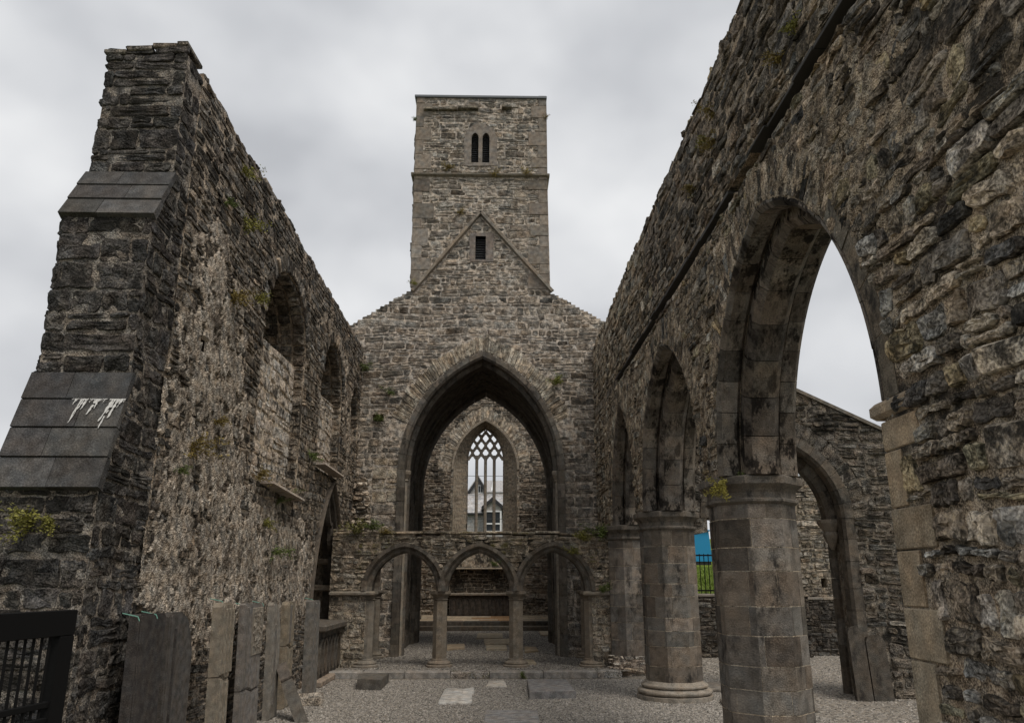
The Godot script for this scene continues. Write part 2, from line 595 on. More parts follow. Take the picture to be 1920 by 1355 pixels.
# ---------------------------------------------------------------- materials
func nimg(seed_: int, freq: float, oct: int, size := 512, type := FastNoiseLite.TYPE_SIMPLEX_SMOOTH, gain := 0.55) -> PackedByteArray:
	var f := FastNoiseLite.new()
	f.seed = seed_
	f.noise_type = type
	f.frequency = freq
	f.fractal_octaves = oct
	f.fractal_gain = gain
	if type == FastNoiseLite.TYPE_CELLULAR:
		f.cellular_return_type = FastNoiseLite.RETURN_DISTANCE
	var im := f.get_seamless_image(size, size, false, false, 0.15)
	im.convert(Image.FORMAT_L8)
	return im.get_data()
func tex(data: PackedByteArray, fmt: Image.Format, size := 512) -> ImageTexture:
	return ImageTexture.create_from_image(Image.create_from_data(size, size, false, fmt, data))
func stone_tex(sd: int, lichen: float, contrast: float, warm: float) -> ImageTexture:
	var a := nimg(sd, 0.012, 5)
	var g := nimg(sd + 1, 0.09, 4, 512, FastNoiseLite.TYPE_SIMPLEX_SMOOTH, 0.7)
	var s := nimg(sd + 2, 0.045, 3)
	var h := nimg(sd + 3, 0.006, 3)
	var d := PackedByteArray()
	d.resize(512 * 512 * 3)
	for i in 512 * 512:
		var x := a[i] / 255.0 - 0.5
		var y := g[i] / 255.0 - 0.5
		var k := 0.72 + contrast * (0.42 * x + 0.62 * y)
		var w := warm * (h[i] / 255.0 - 0.5)
		var l := s[i] / 255.0 + 0.45 * y + 0.3 * x
		var t := clampf((l - (0.86 - lichen)) * 9.0, 0.0, 1.0)
		var r := k * (1.0 + w)
		var b := k * (1.0 - w)
		r = lerpf(r, 0.98, t * 0.7)
		var gg := lerpf(k, 0.97, t * 0.7)
		b = lerpf(b, 0.93, t * 0.7)
		d[i * 3] = int(clampf(r, 0.05, 1.0) * 255.0)
		d[i * 3 + 1] = int(clampf(gg, 0.05, 1.0) * 255.0)
		d[i * 3 + 2] = int(clampf(b, 0.05, 1.0) * 255.0)
	return tex(d, Image.FORMAT_RGB8)
func stain_tex(sd: int, share: float, soft: float, c: Color) -> ImageTexture:
	var a := nimg(sd, 0.01, 5)
	var g := nimg(sd + 1, 0.07, 3)
	var d := PackedByteArray()
	d.resize(512 * 512 * 4)
	for i in 512 * 512:
		var k := a[i] / 255.0 + 0.35 * (g[i] / 255.0 - 0.5)
		var t := clampf((k - (1.0 - share)) * soft, 0.0, 1.0)
		d[i * 4] = c.r8
		d[i * 4 + 1] = c.g8
		d[i * 4 + 2] = c.b8
		d[i * 4 + 3] = int(t * 230.0)
	return tex(d, Image.FORMAT_RGBA8)
func stone_mat(called: String, albedo: Texture2D, height: Texture2D, relief: float, scale: float, stain: Texture2D = null, stain_scale := Vector3.ONE, rough := 0.92) -> StandardMaterial3D:
	var m := StandardMaterial3D.new()
	m.resource_name = called
	m.vertex_color_use_as_albedo = true
	m.albedo_texture = albedo
	m.roughness = rough
	m.metallic_specular = 0.12
	m.uv1_triplanar = true
	m.uv1_world_triplanar = true
	m.uv1_triplanar_sharpness = 4.0
	m.uv1_scale = Vector3.ONE * scale
	m.heightmap_enabled = true
	m.heightmap_texture = height
	m.heightmap_scale = relief
	if stain:
		m.detail_enabled = true
		m.detail_albedo = stain
		m.detail_uv_layer = BaseMaterial3D.DETAIL_UV_2
		m.uv2_triplanar = true
		m.uv2_world_triplanar = true
		m.uv2_scale = stain_scale
	M[called] = m
	return m
func plain(called: String, c: Color, rough := 0.8, metal := 0.0) -> StandardMaterial3D:
	var m := StandardMaterial3D.new()
	m.resource_name = called
	m.albedo_color = c.linear_to_srgb()
	m.roughness = rough
	m.metallic = metal
	M[called] = m
	return m
func tinted(called: String, rough := 0.8) -> StandardMaterial3D:
	var m := StandardMaterial3D.new()
	m.resource_name = called
	m.vertex_color_use_as_albedo = true
	m.roughness = rough
	M[called] = m
	return m
func make_materials() -> void:
	var rubble := stone_tex(11, 0.2, 1.5, 0.09)
	var dressed := stone_tex(31, 0.05, 0.6, 0.06)
	var lime := stone_tex(51, 0.2, 1.5, 0.08)
	var hr := tex(nimg(71, 0.05, 5, 512, FastNoiseLite.TYPE_SIMPLEX_SMOOTH, 0.65), Image.FORMAT_L8)
	var hd := tex(nimg(81, 0.08, 4, 512, FastNoiseLite.TYPE_SIMPLEX_SMOOTH, 0.65), Image.FORMAT_L8)
	var hc := tex(nimg(91, 0.06, 3, 512, FastNoiseLite.TYPE_CELLULAR, 0.5), Image.FORMAT_L8)
	var algae := stain_tex(101, 0.42, 5.0, Color(0.17, 0.163, 0.158))
	var streak := stain_tex(111, 0.40, 3.5, Color(0.19, 0.18, 0.172))
	var moss := stain_tex(121, 0.36, 5.0, Color(0.33, 0.31, 0.17))
	stone_mat("rubble_tower", rubble, hr, 1.6, 0.7, stain_tex(131, 0.40, 4.0, Color(0.24, 0.23, 0.215)), Vector3(0.21, 0.12, 0.21))
	stone_mat("rubble_nave", rubble, hr, 1.5, 0.75, algae, Vector3(0.4, 0.22, 0.4))
	stone_mat("rubble_arcade", rubble, hr, 1.5, 0.62, algae, Vector3(0.55, 0.4, 0.4))
	stone_mat("rubble_buttress", rubble, hr, 1.5, 0.8, algae, Vector3(0.31, 0.22, 0.31))
	stone_mat("rubble_mossy", rubble, hr, 1.8, 0.7, moss, Vector3(0.33, 0.21, 0.33))
	stone_mat("dressed", dressed, hd, 0.6, 0.9, streak, Vector3(0.55, 0.28, 0.55))
	stone_mat("dressed_clean", dressed, hd, 0.6, 0.9)
	stone_mat("mortar", lime, hc, 1.6, 1.1, algae, Vector3(0.19, 0.13, 0.19), 0.97)
	stone_mat("mortar_pale", lime, hc, 1.6, 1.1, null, Vector3.ONE, 0.97)
	stone_mat("render_coat", lime, hc, 2.6, 1.3, stain_tex(141, 0.36, 5.0, Color(0.3, 0.27, 0.24)), Vector3(0.3, 0.15, 0.3), 0.97)
	stone_mat("gravel", stone_tex(61, 0.15, 1.6, 0.05), hc, 2.0, 1.6, null, Vector3.ONE, 0.95)
	stone_mat("slate", dressed, hd, 0.5, 0.8)
	plain("iron", Color(0.009, 0.009, 0.009), 0.75).metallic_specular = 0.2
	plain("green_copper", Color(0.16, 0.34, 0.27), 0.7)
	plain("lead", Color(0.13, 0.14, 0.15), 0.6, 0.2)
	plain("chase_shade", Color(0.05, 0.046, 0.042), 0.9)  # near-black colour that paints shade into the roof chase
	plain("louvre", Color(0.05, 0.05, 0.052), 0.6)
	stone_mat("dressed_black", dressed, hd, 0.6, 0.9, stain_tex(151, 0.5, 6.0, Color(0.1, 0.095, 0.09)), Vector3(0.6, 0.34, 0.6))
	plain("blue_paint", Color(0.006, 0.22, 0.45), 0.5)
	plain("white_paint", Color(0.75, 0.75, 0.74), 0.5)
	plain("black_paint", Color(0.02, 0.02, 0.022), 0.5)
	plain("lime_drip", Color(0.62, 0.61, 0.58), 0.95)
	var glass := plain("window_glass", Color(0.03, 0.035, 0.04), 0.08)
	glass.metallic_specular = 0.6
	for k in [["leaf", 0.5], ["grass", 0.4]]:
		var m := tinted(k[0], 0.75)
		m.backlight_enabled = true
		m.backlight = Color(0.35, 0.4, 0.2)
	tinted("pebble", 0.95)
	tinted("bark", 0.95)
func make_sky() -> ImageTexture:
	var w := 1024
	var h := 512
	var im := Image.create(w, h, false, Image.FORMAT_RGBF)
	var f := FastNoiseLite.new()
	f.seed = 4
	f.noise_type = FastNoiseLite.TYPE_SIMPLEX_SMOOTH
	f.frequency = 1.0
	f.fractal_octaves = 5
	f.fractal_gain = 0.5
	var f2 := FastNoiseLite.new()
	f2.seed = 19
	f2.frequency = 0.8
	f2.fractal_octaves = 2
	for y in h:
		var e := (0.5 - (y + 0.5) / h) * PI
		for x in w:
			var a := (x + 0.5) / w * TAU
			var d := Vector3(cos(e) * sin(a), sin(e), cos(e) * cos(a))
			# a cloud deck: look up the noise where the ray meets a layer overhead, so that clouds flatten towards the horizon
			var p := d
			var k := f.get_noise_3d(p.x * 2.6, d.y * 4.2, p.z * 2.6) * 0.75 + f2.get_noise_3d(p.x * 1.6, d.y * 2.2, p.z * 1.6) * 0.5
			k = clampf(k, -0.6, 0.6)
			var v := 0.555 + 0.29 * k
			var cool := 0.035 * (1.0 - (k + 0.6))
			im.set_pixel(x, y, Color(v * (0.975 - cool), v * (0.985 - cool * 0.4), v * (1.0 + cool)))
	return ImageTexture.create_from_image(im)

# ---------------------------------------------------------------- the scene
func _ready() -> void:
	rng.seed = 20240
	nz.seed = 5
	nz.frequency = 0.16
	nz.fractal_octaves = 3
	nf.seed = 9
	nf.frequency = 5.0
	nf.fractal_octaves = 2
	# camera: turned so that the nave's axis runs to the pixel (929, 1087) of the photograph
	CB = Basis(Vector3.UP, deg_to_rad(-1.1787)) * Basis(Vector3.RIGHT, deg_to_rad(15.7704))
	var cam := Camera3D.new()
	cam.name = "camera"
	cam.transform = Transform3D(CB, EYE)
	cam.fov = rad_to_deg(2.0 * atan(MID.y / FOC))
	cam.near = 0.05
	cam.far = 900.0
	add_child(cam)
	# overcast sky, a faint broad sun behind the clouds
	var env := Environment.new()
	env.background_mode = Environment.BG_SKY
	var sm := PanoramaSkyMaterial.new()
	sm.panorama = make_sky()
	env.sky = Sky.new()
	env.sky.sky_material = sm
	env.tonemap_mode = Environment.TONE_MAPPER_LINEAR
	env.tonemap_exposure = 1.28
	env.sdfgi_enabled = true
	env.ssao_enabled = true
	env.ssil_enabled = true
	var we := WorldEnvironment.new()
	we.name = "world"
	we.environment = env
	add_child(we)
	var sun := DirectionalLight3D.new()
	sun.name = "sun"
	sun.light_energy = 0.5
	sun.light_angular_distance = 25.0
	sun.light_color = Color(1.0, 0.97, 0.93)
	sun.shadow_enabled = true
	sun.transform = Transform3D(Basis.looking_at(Vector3(-0.35, -1.0, -0.45), Vector3.RIGHT), Vector3(0, 30, 0))
	add_child(sun)
	make_materials()
	print("materials ", Time.get_ticks_msec())
	build_ground()
	build_long_wall()
	print("long wall ", Time.get_ticks_msec())
	build_buttress()
	build_arcade()
	print("arcade ", Time.get_ticks_msec())
	build_tower()
	print("tower ", Time.get_ticks_msec())
	build_screen()
	build_chancel()
	build_aisle()
	print("aisle ", Time.get_ticks_msec())
	build_beyond()
	build_tomb()
	build_slabs()
	build_gate()
	build_plants()
	print("done ", Time.get_ticks_msec())

func sheet(called: String, x0: float, z0: float, x1: float, z1: float, y: float, c: Color, mat: Material) -> void:
	var mb := MB.new()
	mb.quad(Vector3(x0, y, z0), Vector3(x1, y, z0), Vector3(x1, y, z1), Vector3(x0, y, z1), c, Vector3((x0 + x1) / 2, y - 5.0, (z0 + z1) / 2))
	var o := part(self, called, mb.mesh(), mat)
	o.set_meta("kind", "structure")
func build_ground() -> void:
	sheet("ground", -150, -300, 150, 60, -0.05, col(0.07, 0.09, 0.04), M.gravel)
	sheet("gravel_floor", -4.6, -18.0, 8.3, 6.0, 0.0, col(0.215, 0.203, 0.19), M.gravel)
	sheet("aisle_floor", 2.5, -24.0, 12.0, -18.001, 0.0, col(0.215, 0.203, 0.19), M.gravel)
	sheet("choir_floor", -3.75, -31.3, 2.9, -17.6, FLOOR2, col(0.19, 0.18, 0.17), M.gravel)  # darker than the nave floor: shade behind the screen put into the colour
	# loose chippings
	var mb := MB.new()
	var P := [Vector3(1, 0, 0.1), Vector3(0.2, 0.05, 0.9), Vector3(-0.9, 0, 0.3), Vector3(-0.3, 0.05, -0.85), Vector3(0.65, -0.02, -0.6), Vector3(0.1, 0.62, 0.05), Vector3(-0.3, 0.5, 0.2)]
	for f in [[0, 1, 5], [1, 2, 6], [2, 3, 6], [3, 4, 5], [4, 0, 5], [1, 6, 5], [3, 5, 6]]:
		mb.tri(P[f[0]], P[f[1]], P[f[2]], Color.WHITE, Vector3(0, -0.2, 0))
	var mesh := mb.mesh()
	for area_ in [["gravel", 75000, -3.7, -17.3, 5.0, -10.6, 0.0, 0.014], ["gravel_behind_kerb", 36000, -3.3, -31.0, 2.6, -17.7, FLOOR2, 0.018], ["gravel_aisle", 24000, 3.3, -22.8, 9.6, -9.5, 0.0, 0.017]]:
		var mm := MultiMesh.new()
		mm.transform_format = MultiMesh.TRANSFORM_3D
		mm.use_colors = true
		mm.mesh = mesh
		mm.instance_count = area_[1]
		for i in int(area_[1]):
			var p := Vector3(rng.randf_range(area_[2], area_[4]), area_[6], rng.randf_range(area_[3], area_[5]))
			var s: float = area_[7] * rng.randf_range(0.5, 1.5)
			var b := Basis(Vector3.UP, rng.randf() * TAU) * Basis(Vector3.RIGHT, rng.randf_range(-0.4, 0.4))
			mm.set_instance_transform(i, Transform3D(b.scaled(Vector3(s, s * rng.randf_range(0.7, 1.3), s)), p))
			var k := clampf((0.19 if area_[6] > 0.0 else 0.235) + rng.randfn(0.0, 0.1), 0.06, 0.65)  # chippings behind the kerb get a darker tone, painting the shade there
			mm.set_instance_color(i, Color(k * 1.06, k * 0.97, k * 0.85))
		var o := MultiMeshInstance3D.new()
		o.name = area_[0]
		o.multimesh = mm
		o.material_override = M.pebble
		o.set_meta("kind", "stuff")
		o.set_meta("label", {"gravel": "loose grey stone chippings covering the nave floor", "gravel_behind_kerb": "loose grey chippings behind the stone kerb", "gravel_aisle": "loose grey chippings in the side aisle"}[area_[0]])
		o.set_meta("category", "gravel")
		add_child(o)

# ---- the long wall of the nave, with blocked windows
func L2(px: float, py: float) -> Vector2:       # pixel -> coordinates in the long wall's face
	var p := px_(px, py, XL)
	return Vector2(-p.z, p.y)
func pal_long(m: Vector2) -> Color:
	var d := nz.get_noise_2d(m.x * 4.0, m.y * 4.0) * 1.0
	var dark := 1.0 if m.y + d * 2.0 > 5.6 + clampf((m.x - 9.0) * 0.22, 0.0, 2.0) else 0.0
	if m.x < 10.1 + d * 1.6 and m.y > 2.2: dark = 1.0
	if m.y < 1.7 + d * 0.5: dark = 1.0  # low stones darkened to paint the shade behind the grave slabs
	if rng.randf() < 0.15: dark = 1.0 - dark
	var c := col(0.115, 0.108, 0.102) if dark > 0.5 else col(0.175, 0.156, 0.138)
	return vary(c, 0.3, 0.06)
func build_long_wall() -> void:
	var fr := frame(Vector3.RIGHT, Vector3(XL, 0, 0))
	var t := thing("nave_wall", "long rubble nave wall with blocked windows and patches of pale render", "wall", Vector3(XL - 0.5, 0, -14))
	var top := PackedVector2Array([Vector2(8.56, -0.02), Vector2(8.56, 8.2)])
	var s := 8.56
	while s < 20.75:
		var y := 8.2 + 0.06 * nz.get_noise_1d(s * 20.0) + rng.randf_range(-0.05, 0.05)
		var w := rng.randf_range(0.2, 0.5)
		top.append(Vector2(s + 0.005, y))
		s = minf(s + w, 20.8)
		top.append(Vector2(s, y))
	top.append(Vector2(20.8, -0.02))
	# openings: [near, far, springing, apex, sill, blocking up to, its setback]
	var wins := [[11.9, 14.65, 6.0, 7.3, 3.5, 5.9, 0.2], [16.1, 18.35, 6.1, 7.25, 4.25, 5.95, 0.2], [19.45, 20.7, 6.05, 6.95, 5.5, 5.75, 0.3]]
	var holes := []
	var core := top
	for w in wins:
		var h := arch_hole(w[0], w[1], w[2], w[3], 0.0, w[4])
		holes.append(h)
		core = slit(core, h)
	var tomb := arch_hole(16.35, 19.25, 1.3, 4.1, 0.0, 0.0)
	core = slit(core, arch_hole(16.35, 19.25, 1.3, 4.1, 0.0, 0.02))
	holes.append(tomb)
	holes.append(rect(9.42, 4.78, 9.62, 4.98))
	core = slit(core, rect(9.42, 4.78, 9.62, 4.98))
	part(t, "wall_core", slab(core, fr, -0.95, 0.0, col(0.27, 0.24, 0.21)).mesh(), M.mortar)
	part(t, "wall_back", slab(rect(8.6, 0, 20.8, 7.9), fr, -1.12, -0.951, col(0.2, 0.18, 0.16)).mesh(), M.mortar)
	var R := Rubble.new()
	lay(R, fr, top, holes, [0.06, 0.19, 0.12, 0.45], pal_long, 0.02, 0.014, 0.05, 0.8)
	for w in wins:
		if w[3] > 7.0:
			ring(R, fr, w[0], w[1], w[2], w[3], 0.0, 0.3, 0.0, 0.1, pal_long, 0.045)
		var f2 := frame(Vector3.RIGHT, Vector3(XL - w[6], 0, 0))
		var fill := PackedVector2Array([Vector2(w[0], w[4] - 0.01), Vector2(w[0], w[5]), Vector2(w[1], w[5] + 0.1), Vector2(w[1], w[4] - 0.01)])
		part(t, "blocking", slab(fill, f2, -0.5, 0.0, col(0.38, 0.34, 0.295)).mesh(), M.mortar_pale)
		lay(R, f2, fill, [], [0.1, 0.26, 0.2, 0.6], func(_m): return vary(col(0.39, 0.365, 0.345), 0.12), 0.02, 0.012)
		# the far reveal and the vaulted head, in rough stone
		var fj := frame(Vector3.BACK, Vector3(0, 0, -w[1]))
		lay(R, fj, rect(XL - 0.8, w[4], XL - 0.02, w[2]), [], [0.1, 0.22, 0.15, 0.4], func(_m): return vary(col(0.2, 0.18, 0.16), 0.2), 0.03, 0.015)
		var f3 := frame(Vector3.RIGHT, Vector3(XL - 0.75, 0, 0))
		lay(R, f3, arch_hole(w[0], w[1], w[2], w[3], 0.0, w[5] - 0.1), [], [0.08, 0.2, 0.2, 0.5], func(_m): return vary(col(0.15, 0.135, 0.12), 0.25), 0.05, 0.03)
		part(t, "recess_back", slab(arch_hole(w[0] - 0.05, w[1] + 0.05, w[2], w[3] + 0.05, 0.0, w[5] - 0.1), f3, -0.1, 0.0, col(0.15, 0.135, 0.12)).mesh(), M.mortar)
		# ragged stones hanging in the head
		var hd := arch(w[0], w[1], w[2], w[3], 0.0, 10)
		for i in range(0, 20):
			var a := hd[i]
			var b := hd[i + 1]
			var up := (b - a).normalized()
			var out2 := Vector2(up.y, -up.x)
			var f4 := fr * Transform3D(Basis(Vector3(0, 0, 1), Vector3(up.x, up.y, 0), Vector3(out2.x, out2.y, 0)), Vector3(a.x, a.y, 0))
			if f4.basis.determinant() < 0.0: f4.basis.x = -f4.basis.x
			var sg := -1.0 if (f4.basis.x.dot(fr.basis.z) > 0.0) else 1.0
			for q in 3:
				var l := a.distance_to(b)
				var x0 := sg * (0.02 + q * 0.25)
				var x1 := sg * (0.24 + q * 0.25)
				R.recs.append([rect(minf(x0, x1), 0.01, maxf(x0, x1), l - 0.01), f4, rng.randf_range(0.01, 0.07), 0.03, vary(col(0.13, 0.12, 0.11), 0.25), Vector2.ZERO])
	# broken top: capping stones
	var ft := Transform3D(Basis(Vector3(0, 0, -1), Vector3(-1, 0, 0), Vector3(0, 1, 0)), Vector3(XL, 8.2, 0))
	lay(R, ft, rect(8.6, -0.0, 20.7, 0.9), [], [0.2, 0.4, 0.2, 0.6], func(_m): return vary(col(0.13, 0.122, 0.115), 0.2), 0.06, 0.03)
	finish(t, R, M.rubble_nave)
	# what is left of the render
	var patch := PackedVector2Array()
	for q in [[318, 640], [352, 560], [385, 430], [410, 395], [432, 500], [450, 620], [448, 780], [455, 880], [490, 960], [545, 960], [575, 1010], [598, 1060], [600, 1140], [540, 1150], [440, 1165], [380, 1240], [300, 1210], [250, 1260], [250, 1120], [268, 990], [300, 900]]:
		patch.append(L2(q[0], q[1]))
	part(t, "render_coat", coat(fr, patch, holes, 0.019, 0.032, 0.01, col(0.29, 0.266, 0.243)), M.render_coat)
	var p2 := PackedVector2Array()
	for q in [[590, 560], [640, 640], [662, 760], [655, 900], [640, 930], [645, 700], [600, 620]]:
		p2.append(L2(q[0], q[1]))
	part(t, "render_coat", coat(fr, p2, holes, 0.04, 0.03, 0.02, col(0.27, 0.24, 0.21)), M.render_coat)
	# a slanting drip ledge
	for k in [[487, 903, 549, 937], [590, 868, 628, 893]]:
		var a := L2(k[0], k[1])
		var b := L2(k[2], k[3])
		var mb := MB.new()
		sweep(mb, fr, PackedVector2Array([a, b]), PackedVector2Array([Vector2(-0.03, -0.02), Vector2(0.03, -0.02), Vector2(0.02, 0.2), Vector2(-0.025, 0.22)]), col(0.3, 0.27, 0.25))
		part(t, "drip_ledge", mb.mesh(), M.dressed_clean)

# ---- the stepped buttress that closes its end
func build_buttress() -> void:
	var t := thing("buttress", "tall dark stepped buttress with two sloping weathering courses at the wall end", "buttress", Vector3(-4.25, 0, -8))
	var pal := func(_m): return vary(col(0.058, 0.057, 0.058), 0.22, 0.03)
	var R := Rubble.new()
	var x0 := -4.72
	var x1 := XL + 0.01
	# stages: [bottom, top, front z]
	var stages := [[-0.02, 2.86, -7.44], [2.86, 4.04, -7.75], [4.04, 5.84, -7.75], [5.84, 6.52, -8.1], [6.52, 8.22, -8.1]]
	var core := MB.new()
	var side := PackedVector2Array([Vector2(7.44, -0.02), Vector2(7.44, 2.84), Vector2(7.75, 4.03), Vector2(7.75, 5.8), Vector2(8.1, 6.52), Vector2(8.1, 8.12), Vector2(8.55, 8.12), Vector2(8.55, -0.02)])
	slab(side, frame(Vector3.RIGHT, Vector3(x1 - 0.02, 0, 0)), x0 - x1 + 0.04, 0.0, col(0.15, 0.14, 0.132), core)
	part(t, "wall_core", core.mesh(), M.mortar_pale)
	for s in [stages[0], stages[2], stages[4]]:
		var fr := frame(Vector3.BACK, Vector3(0, 0, s[2]))
		var o := PackedVector2Array([Vector2(x0, s[0]), Vector2(x0, s[1]), Vector2(x1 - 0.02, s[1] + (0.08 if s[1] > 8.0 else 0.0)), Vector2(x1 - 0.02, s[0])])
		lay(R, fr, o, [], [0.15, 0.36, 0.26, 0.72], pal, 0.02, 0.02, 0.02, 0.45)
	var fs := frame(Vector3.RIGHT, Vector3(x1 - 0.02, 0, 0))
	var p2 := side.duplicate()
	lay(R, fs, p2, [], [0.1, 0.3, 0.18, 0.55], pal, 0.016, 0.016, 0.05, 0.45)
	# outer flank, seen only as an edge
	var fo := frame(Vector3.LEFT, Vector3(x0, 0, 0))
	var p3 := PackedVector2Array()
	for q in side: p3.append(Vector2(-q.x, q.y))
	lay(R, fo, p3, [], [0.14, 0.3, 0.25, 0.6], pal, 0.025, 0.02)
	finish(t, R, M.rubble_buttress)
	# weathering courses: dressed slabs on the slopes
	for w in [[6.52, -8.1, 5.80, -7.72, 3], [4.04, -7.75, 2.82, -7.38, 4]]:
		var hi := Vector3(0, w[0], w[1])
		var lo := Vector3(0, w[2], w[3])
		var dn := (lo - hi)
		var n: int = w[4]
		var up := Vector3(0, -dn.z, dn.y).normalized()
		if up.y < 0.0: up = -up
		for i in n:
			var cut: float = x0 + (x1 - x0) * ([0.42, 0.6, 0.38, 0.52][i])
			for seg in [[x0 - 0.03, cut - 0.003], [cut + 0.003, x1 + 0.02]]:
				var a := hi + dn * (float(i) / n + 0.004)
				var b := hi + dn * (float(i + 1) / n - 0.004)
				var mb := MB.new()
				var A := PackedVector3Array()
				var B := PackedVector3Array()
				var j := rng.randf_range(0.0, 0.006)
				for q in [a + up * (0.02 + j), b + up * (0.035 + j), b + up * (-0.06 if i == n - 1 else -0.03), a - up * 0.05]:
					A.append(Vector3(seg[0], q.y, q.z))
					B.append(Vector3(seg[1], q.y, q.z))
				mb.loft(A, B, vary(col(0.066, 0.067, 0.07), 0.12, 0.02))
				part(t, "weathering_slab", mb.mesh(), M.dressed_clean)
	# top capping slabs
	for k in [[-4.76, -4.5, 8.14], [-4.49, -4.2, 8.19], [-4.19, -3.9, 8.24], [-3.9, -3.77, 8.27]]:
		var mb := MB.new()
		mb.turned(Vector3(0, -0.03, -0.42), Vector3(k[1] - k[0], 0.035, 0.06), vary(col(0.13, 0.12, 0.11), 0.15), 0.012, Transform3D(Basis(Vector3.BACK, rng.randf_range(0.0, 0.08)), Vector3(k[0], k[2], -8.12)))
		part(t, "capping_stone", mb.mesh(), M.rubble_buttress)
	# lime run down over the lower slope
	var hi2 := Vector3(0, 4.04, -7.75)
	var dn2 := Vector3(0, 2.82, -7.38) - hi2
	var mbd := MB.new()
	var runs := []
	for k in 34:
		runs.append([lerpf(140, 236, k / 33.0), rng.randf_range(0.008, 0.04) * (0.4 if k % 3 else 1.0), rng.randf_range(0.004, 0.012)])
	for k in [[156, 0.24, 0.016], [160, 0.15, 0.012], [166, 0.1, 0.016], [185, 0.14, 0.02], [190, 0.1, 0.012], [214, 0.2, 0.02], [219, 0.26, 0.014], [226, 0.17, 0.02], [231, 0.08, 0.016], [146, 0.06, 0.012]]:
		runs.append(k)
	for k in runs:
		var u0 := pz(k[0], 752, -7.64)
		var steps := 10
		var x: float = u0.x
		var prev: float = k[2] * rng.randf_range(0.8, 1.6)
		for i in steps:
			var a: Vector3 = hi2 + dn2 * (0.254 + k[1] * i / steps) + Vector3(0, 0.012, 0.0462)
			var b: Vector3 = hi2 + dn2 * (0.254 + k[1] * (i + 1) / steps) + Vector3(0, 0.012, 0.0462)
			var nw: float = k[2] * rng.randf_range(0.3, 1.25) * (1.0 - 0.75 * i / steps)
			var xb: float = x - k[1] * 0.35 / steps + rng.randf_range(-0.006, 0.005)
			if rng.randf() > 0.12 or i < 2:
				mbd.quad(Vector3(x - prev, a.y, a.z), Vector3(x + prev, a.y, a.z), Vector3(xb + nw, b.y, b.z), Vector3(xb - nw, b.y, b.z), Color.WHITE, Vector3(x, a.y - 1.0, a.z - 3.0))
			prev = nw
			x = xb
	part(t, "lime_stain", mbd.mesh(), M.lime_drip)

# ---- the arcade wall
const BAYS := [[-9.25, -5.27], [-14.2, -10.15], [-17.98, -15.1]]
const SPRING := 3.2
const APEX := 5.66
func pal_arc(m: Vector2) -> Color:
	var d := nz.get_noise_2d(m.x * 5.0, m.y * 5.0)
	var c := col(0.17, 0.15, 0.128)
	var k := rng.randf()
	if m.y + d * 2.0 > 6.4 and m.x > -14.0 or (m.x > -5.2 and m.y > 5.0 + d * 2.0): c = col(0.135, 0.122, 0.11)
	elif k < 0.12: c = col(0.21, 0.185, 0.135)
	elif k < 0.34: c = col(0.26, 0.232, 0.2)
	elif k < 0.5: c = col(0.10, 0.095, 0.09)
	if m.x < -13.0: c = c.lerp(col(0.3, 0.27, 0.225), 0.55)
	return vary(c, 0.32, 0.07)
func pal_low(m: Vector2) -> Color:
	var k := rng.randf()
	var c := col(0.27, 0.243, 0.21)
	if k < 0.15: c = col(0.25, 0.222, 0.16)
	elif k < 0.4: c = col(0.17, 0.155, 0.14)
	elif k < 0.55: c = col(0.3, 0.285, 0.27)
	elif k < 0.65: c = col(0.09, 0.085, 0.082)
	return vary(c, 0.25, 0.06)
func pal_dress(_m: Vector2) -> Color:
	return vary(col(0.14, 0.128, 0.117), 0.17, 0.04)
